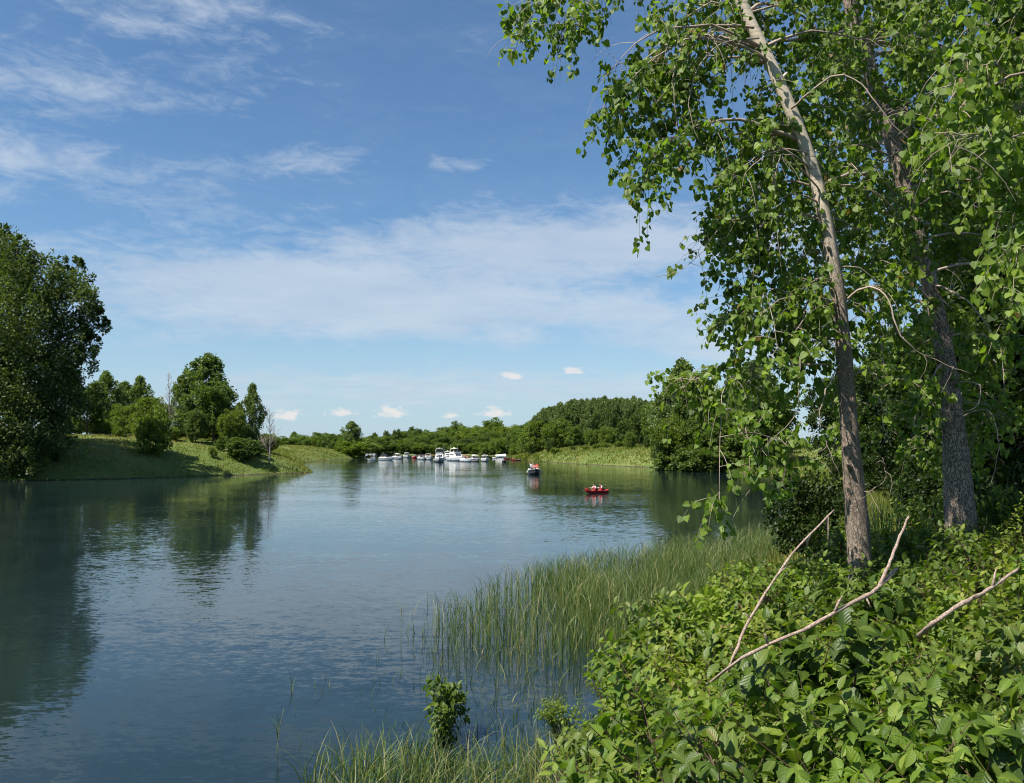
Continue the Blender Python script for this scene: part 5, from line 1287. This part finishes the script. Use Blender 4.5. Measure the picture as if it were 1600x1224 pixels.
    if vest:
        va = Acc(); P = np.array([(0, ln(.16), .17), (0, ln(.3), .30), (0, ln(.45), .45), (0, ln(.55), .565)]); n = 14; V, Q = [], []
        for p_, (rx, ry) in zip(P, ((.185, .16), (.195, .165), (.205, .175), (.15, .12))):
            for k in range(n): th = k / n * 6.283; V.append(p_ + np.array((math.cos(th) * rx, math.sin(th) * ry, 0)))
        for i in range(3):
            for k in range(n): Q.append((i * n + k, i * n + (k + 1) % n, (i + 1) * n + (k + 1) % n, (i + 1) * n + k))
        va.quads(V, Q); part(o, 'life_vest', va, vest, True)
    return o
def on(root, p):
    """world point of a boat-local point"""
    c_, s_ = math.cos(root.rotation_euler[2]), math.sin(root.rotation_euler[2]); l = root.location
    return (l[0] + p[0] * c_ - p[1] * s_, l[1] + p[0] * s_ + p[1] * c_, l[2] + p[2])

def build_boats():
    g = 'boats moored before the far wood'; PI = math.pi
    b = boat_root('cabin_cruiser', 686.5, 722.3, PI + .06, 'white flybridge cruiser, bow toward us, two whip antennas, centre of the moored boats', 'boat', g); cruiser(b, 9.2, 3.15, 1.25, 'grey_hull', True, 'canvas_dark', 'grey_hull')  # hull coloured grey for the water mirrored in its white sides
    b = boat_root('cabin_cruiser', 713, 720.6, PI + .45, 'large white cruiser with radar arch, right of the flybridge cruiser facing us', 'boat', g); cruiser(b, 10.5, 3.4, 1.35, 'grey_hull', True)
    b = boat_root('cabin_cruiser', 699.5, 718.4, PI + .1, 'white cruiser half hidden between the two largest cruisers', 'boat', g); cruiser(b, 8.5, 2.9, 1.2, 'navy', False)
    b = boat_root('express_cruiser', 605, 719.4, PI + 1.0, 'white express cruiser with navy stripe and dark canopy, largest of the left boats', 'boat', g); runabout(b, 6.4, 2.3, .95, 'navy', 'canvas_dark', True, outboard=False)
    b = boat_root('motorboat', 622, 717.6, PI + .6, 'white motorboat with navy stripe directly right of the express cruiser', 'boat', g); runabout(b, 6.0, 2.5, 1.0, 'navy', 'canvas_white', False, 'gelcoat')
    b = boat_root('motorboat', 635.5, 715.6, PI + .3, 'white motorboat with a white cover, farthest of the left boats', 'boat', g); runabout(b, 5.6, 2.4, .95, 'navy', 'canvas_white')
    b = boat_root('motorboat', 648, 716.2, PI + .2, 'small reddish motorboat between the left and centre boats', 'boat', g); runabout(b, 4.4, 1.9, .7, 'red_hull', None, False, 'red_hull')
    b = boat_root('motorboat', 659.5, 718.6, PI + .45, 'white motorboat with dark canopy, left of a pair beside the flybridge cruiser', 'boat', g); runabout(b, 5.2, 2.2, .9, 'navy', 'canvas_dark', False, 'gelcoat')
    b = boat_root('motorboat', 670.5, 718.7, PI + .30, 'motorboat with a white arch, directly left of the flybridge cruiser', 'boat', g); runabout(b, 6.2, 2.5, 1.0, 'black_trim', None, True, 'gelcoat')
    for k, (px, py, lb) in enumerate([(729.5, 721.9, 'white motorboat carrying people, directly right of the large cruiser'), (743, 721.6, 'white motorboat in the middle of the three right of the cruisers'), (758, 721.5, 'rightmost white motorboat of the three right of the cruisers')]):
        b = boat_root('motorboat', px, py, PI + .55 - .2 * k, lb, 'boat', g); runabout(b, 5.8, 2.35, .95, 'grey_hull' if k != 1 else 'navy', None if k == 0 else 'canvas_white', k == 1, 'gelcoat' if k != 1 else 'grey_hull')
        if k == 0:
            person(on(b, (.45, -.9, 1.45)), PI, 'stand', 'person in pink standing in the motorboat right of the large cruiser', 'cloth_pink', 'cloth_blue', 'hair_brown', group='people on the moored boats')
            person(on(b, (-.45, -.6, 1.2)), PI - .3, 'sit', 'person in orange seated in the motorboat right of the large cruiser', 'cloth_orange', 'cloth_white', 'hair_dark', group='people on the moored boats')
        if k == 1: person(on(b, (.4, -.8, 1.55)), PI + .4, 'stand', 'person in white standing in the middle of the three right motorboats', 'cloth_white', 'cloth_blue', 'hair_brown', group='people on the moored boats')
    b = boat_root('dinghy', 580, 719.4, PI / 2 + .2, 'small low white dinghy alone at the left of the moored boats', 'boat', g); dinghy(b, 2.7, 1.3, 'gelcoat')
    for px, py, lb in [(573.5, 713.2, 'tiny white boat, leftmost at the far shore'), (579, 713.0, 'tiny white boat, second from the left at the far shore'), (585, 713.0, 'tiny white boat at the far shore, third from the left')]:
        b = boat_root('motorboat', px, py, PI + .3, lb, 'boat', 'small boats at the far shore'); runabout(b, 4.2, 1.9, .7, 'grey_hull', outboard=False)
    # right of the moorings
    b = boat_root('covered_boat', 782, 715.3, PI / 2 + .25, 'white canvas-covered boat drawn up at the right shore', 'boat', 'small boats at the right shore')
    a, d, s_, r_, st = make_hull(4.6, 1.9, .7); part(b, 'hull', a, 'gelcoat', True); cv = Acc(); t, y, bb, sh = st; V, Q = [], []
    for i in range(len(t)):
        for k, (fx_, fz) in enumerate(((-1, 0), (-.6, .62), (0, 1), (.6, .62), (1, 0))): V.append((fx_ * (bb[i] + .03), y[i], sh[i] - .04 + fz * 1.0 * (.35 + .65 * math.sin(max(.05, 1 - t[i]) * 1.5))))
    for i in range(len(t) - 1):
        for k in range(4): Q.append((i * 5 + k, i * 5 + k + 1, i * 5 + k + 6, i * 5 + k + 5))
    cv.quads(V, Q); part(b, 'canvas_cover', cv, 'canvas_white', True)
    b = boat_root('dinghy', 772.5, 716.6, PI / 2 - .4, 'tiny white dinghy left of the canvas-covered boat', 'boat', 'small boats at the right shore'); dinghy(b, 2.0, 1.1, 'gelcoat')
    b = boat_root('rowing_boat', 793, 717.6, PI / 2 + .2, 'small red rowing boat, left of two at the right shore', 'boat', 'small boats at the right shore'); dinghy(b, 3.4, 1.3, 'red_hull')
    b = boat_root('rowing_boat', 806, 719.6, PI / 2 + .1, 'small red rowing boat, right of two at the right shore', 'boat', 'small boats at the right shore'); dinghy(b, 3.6, 1.3, 'red_hull')
    b = boat_root('dinghy', 788, 722.3, PI + .2, 'tiny dark-bottomed white dinghy drifting off the right shore', 'boat', 'small boats at the right shore'); dinghy(b, 2.2, 1.2, 'black_trim', .5)
    # bowrider with people coming towards us
    b = boat_root('bowrider_boat', 835, 741.8, PI + .05, 'white bowrider with dark side band and people aboard, heading toward us', 'boat', None); runabout(b, 5.6, 2.25, .85, 'black_trim', None, False, 'charcoal')
    gp = 'people in the bowrider'
    person(on(b, (-.42, 1.0, 1.0)), PI + .2, 'sit', 'bare-armed person in orange seated in the bow of the bowrider, left', 'cloth_orange', 'cloth_white', 'hair_brown', group=gp)
    person(on(b, (.10, .55, 1.05)), PI - .1, 'sit', 'person in pink seated behind the bow of the bowrider, middle', 'cloth_pink', 'cloth_blue', 'hair_brown', group=gp)
    person(on(b, (.55, -.45, 1.22)), PI, 'wave', 'person in white with raised arms at the right side of the bowrider', 'cloth_white', 'cloth_blue', 'hair_dark', group=gp)
    person(on(b, (-.50, -.45, 1.20)), PI, 'sit', 'person in dark red at the helm of the bowrider, rear left', 'cloth_red', 'cloth_dark', 'hair_dark', group=gp)
    # wooden dock behind the centre boats
    x0, y0 = WX(652, 713.6); x1, y1 = WX(740, 714.6); o = empty('dock', (x0, y0, 0)); tag(o, 'low brown wooden dock behind the moored boats', 'dock')
    n = 46; v = np.array((x1 - x0, y1 - y0)); pl = Acc(); pl.box((0, 0, 0), (np.linalg.norm(v) / n * .47, .9, .04)); pm = pl.mesh('plank', (M['wood_deck'],), False); ang = math.atan2(v[1], v[0])
    for i in range(n):
        k = link('plank', pm, o, (v[0] * (i + .5) / n, v[1] * (i + .5) / n, .55 + .01 * rng.normal())); k.rotation_euler = (0, 0, ang)
    po = Acc(); po.tube([(0, 0, -1.5), (0, 0, 1.0)], .12, 8); pom = po.mesh('post', (M['wood_deck'],))
    for i in range(9):
        for sg in (-.8, .8): link('post', pom, o, (v[0] * i / 8 - math.sin(ang) * sg, v[1] * i / 8 + math.cos(ang) * sg, 0))
    be = Acc()
    for sg in (-.7, .7): be.tube([(-math.sin(ang) * sg, math.cos(ang) * sg, .44), (v[0] - math.sin(ang) * sg, v[1] + math.cos(ang) * sg, .44)], .07, 4)
    part(o, 'beam', be, 'wood_deck')
build_boats()

def build_kayak():
    PI = math.pi; L, B = 3.3, .78
    rz = PI / 2 + .62     # bow to the left, turned a little toward us
    b = boat_root('kayak', 933, 770.8, rz, 'red two-person kayak with upturned bow on the open river', 'kayak', None)
    n = 25; t = np.linspace(-1, 1, n); hb = B / 2 * np.clip(1 - np.abs(t) ** 2.6, .0, 1) ** .8 + .006; up = .34 * np.clip(t, 0, 1) ** 3.5 + .10 * np.clip(-t, 0, 1) ** 3.5
    V, Q = [], []
    for i in range(n):
        for x, z in ((-1, .24), (-.98, .12), (-.72, -.02), (0, -.08), (.72, -.02), (.98, .12), (1, .24)): V.append((x * hb[i], t[i] * L / 2, z + up[i]))
    for i in range(n - 1):
        for k in range(6): Q.append((i * 7 + k, i * 7 + k + 1, i * 7 + k + 8, i * 7 + k + 7))
    a = Acc(); a.quads(V, Q); part(b, 'hull', a, 'kayak_red', True)
    for sg in (1, -1):
        d = Acc(); V, Q = [], []; ii = [i for i in range(n) if t[i] * sg > .42]
        for i in ii: V += [(-hb[i], t[i] * L / 2, .242 + up[i]), (0, t[i] * L / 2, .242 + up[i] + .20 * hb[i]), (hb[i], t[i] * L / 2, .242 + up[i])]
        for i in range(len(ii) - 1):
            for k in range(2): Q.append((i * 3 + k, i * 3 + k + 1, i * 3 + k + 4, i * 3 + k + 3))
        d.quads(V, Q); part(b, 'deck', d, 'kayak_red', True)
    r_ = Acc()
    for sg in (-1, 1): r_.tube(np.stack([sg * hb, t * L / 2, .24 + up], -1), .035, 6)
    part(b, 'inflated_rim', r_, 'kayak_red', True)
    s_ = Acc()
    for yy in (.28, -.62): s_.box((0, yy - .18, .26), (.26, .05, .22), 0, (.85, .8)); s_.box((0, yy, .06), (.28, .2, .05))
    part(b, 'seat', s_, 'rubber')
    for k, (yy, lb, pose) in enumerate(((.30, 'front paddler in red vest with white sleeves and dark hair', 'paddle'), (-.60, 'rear paddler in red vest with white sleeves and dark hair', 'paddle'))):
        p = person(on(b, (0, yy, .13)), rz, pose, lb, 'cloth_white', 'cloth_dark', 'hair_dark', 'cloth_white', 'cloth_red', .12, 'kayak paddlers'); p.scale = (1.05, 1.05, 1.05)
        w_ = empty('paddle', on(b, (0, yy + .48, .56)), rz); tag(w_, ('front' if k == 0 else 'rear') + ' paddle held across the red kayak', 'paddle', 'kayak paddles')
        a = Acc(); tl = (.18, -.10)[k]; e = np.array((.98, .12, -.30 + tl * .2)); a.tube([-e * np.array((1, 1, .6)), e], .014, 6); part(w_, 'shaft', a, 'black_trim', True)
        for sg in (-1, 1):
            bl = Acc(); c_ = e if sg > 0 else -e * np.array((1, 1, .6)); u = norm(e * sg)
            bl.tube([c_ - u * .02, c_ + u * .10, c_ + u * .28, c_ + u * .38], (.02, .07, .085, .03), 8); vm = bl.V[0]; vm[:, 1] = c_[1] + (vm[:, 1] - c_[1]) * .25; part(w_, 'blade', bl, 'paddle_blade', True)
build_kayak()
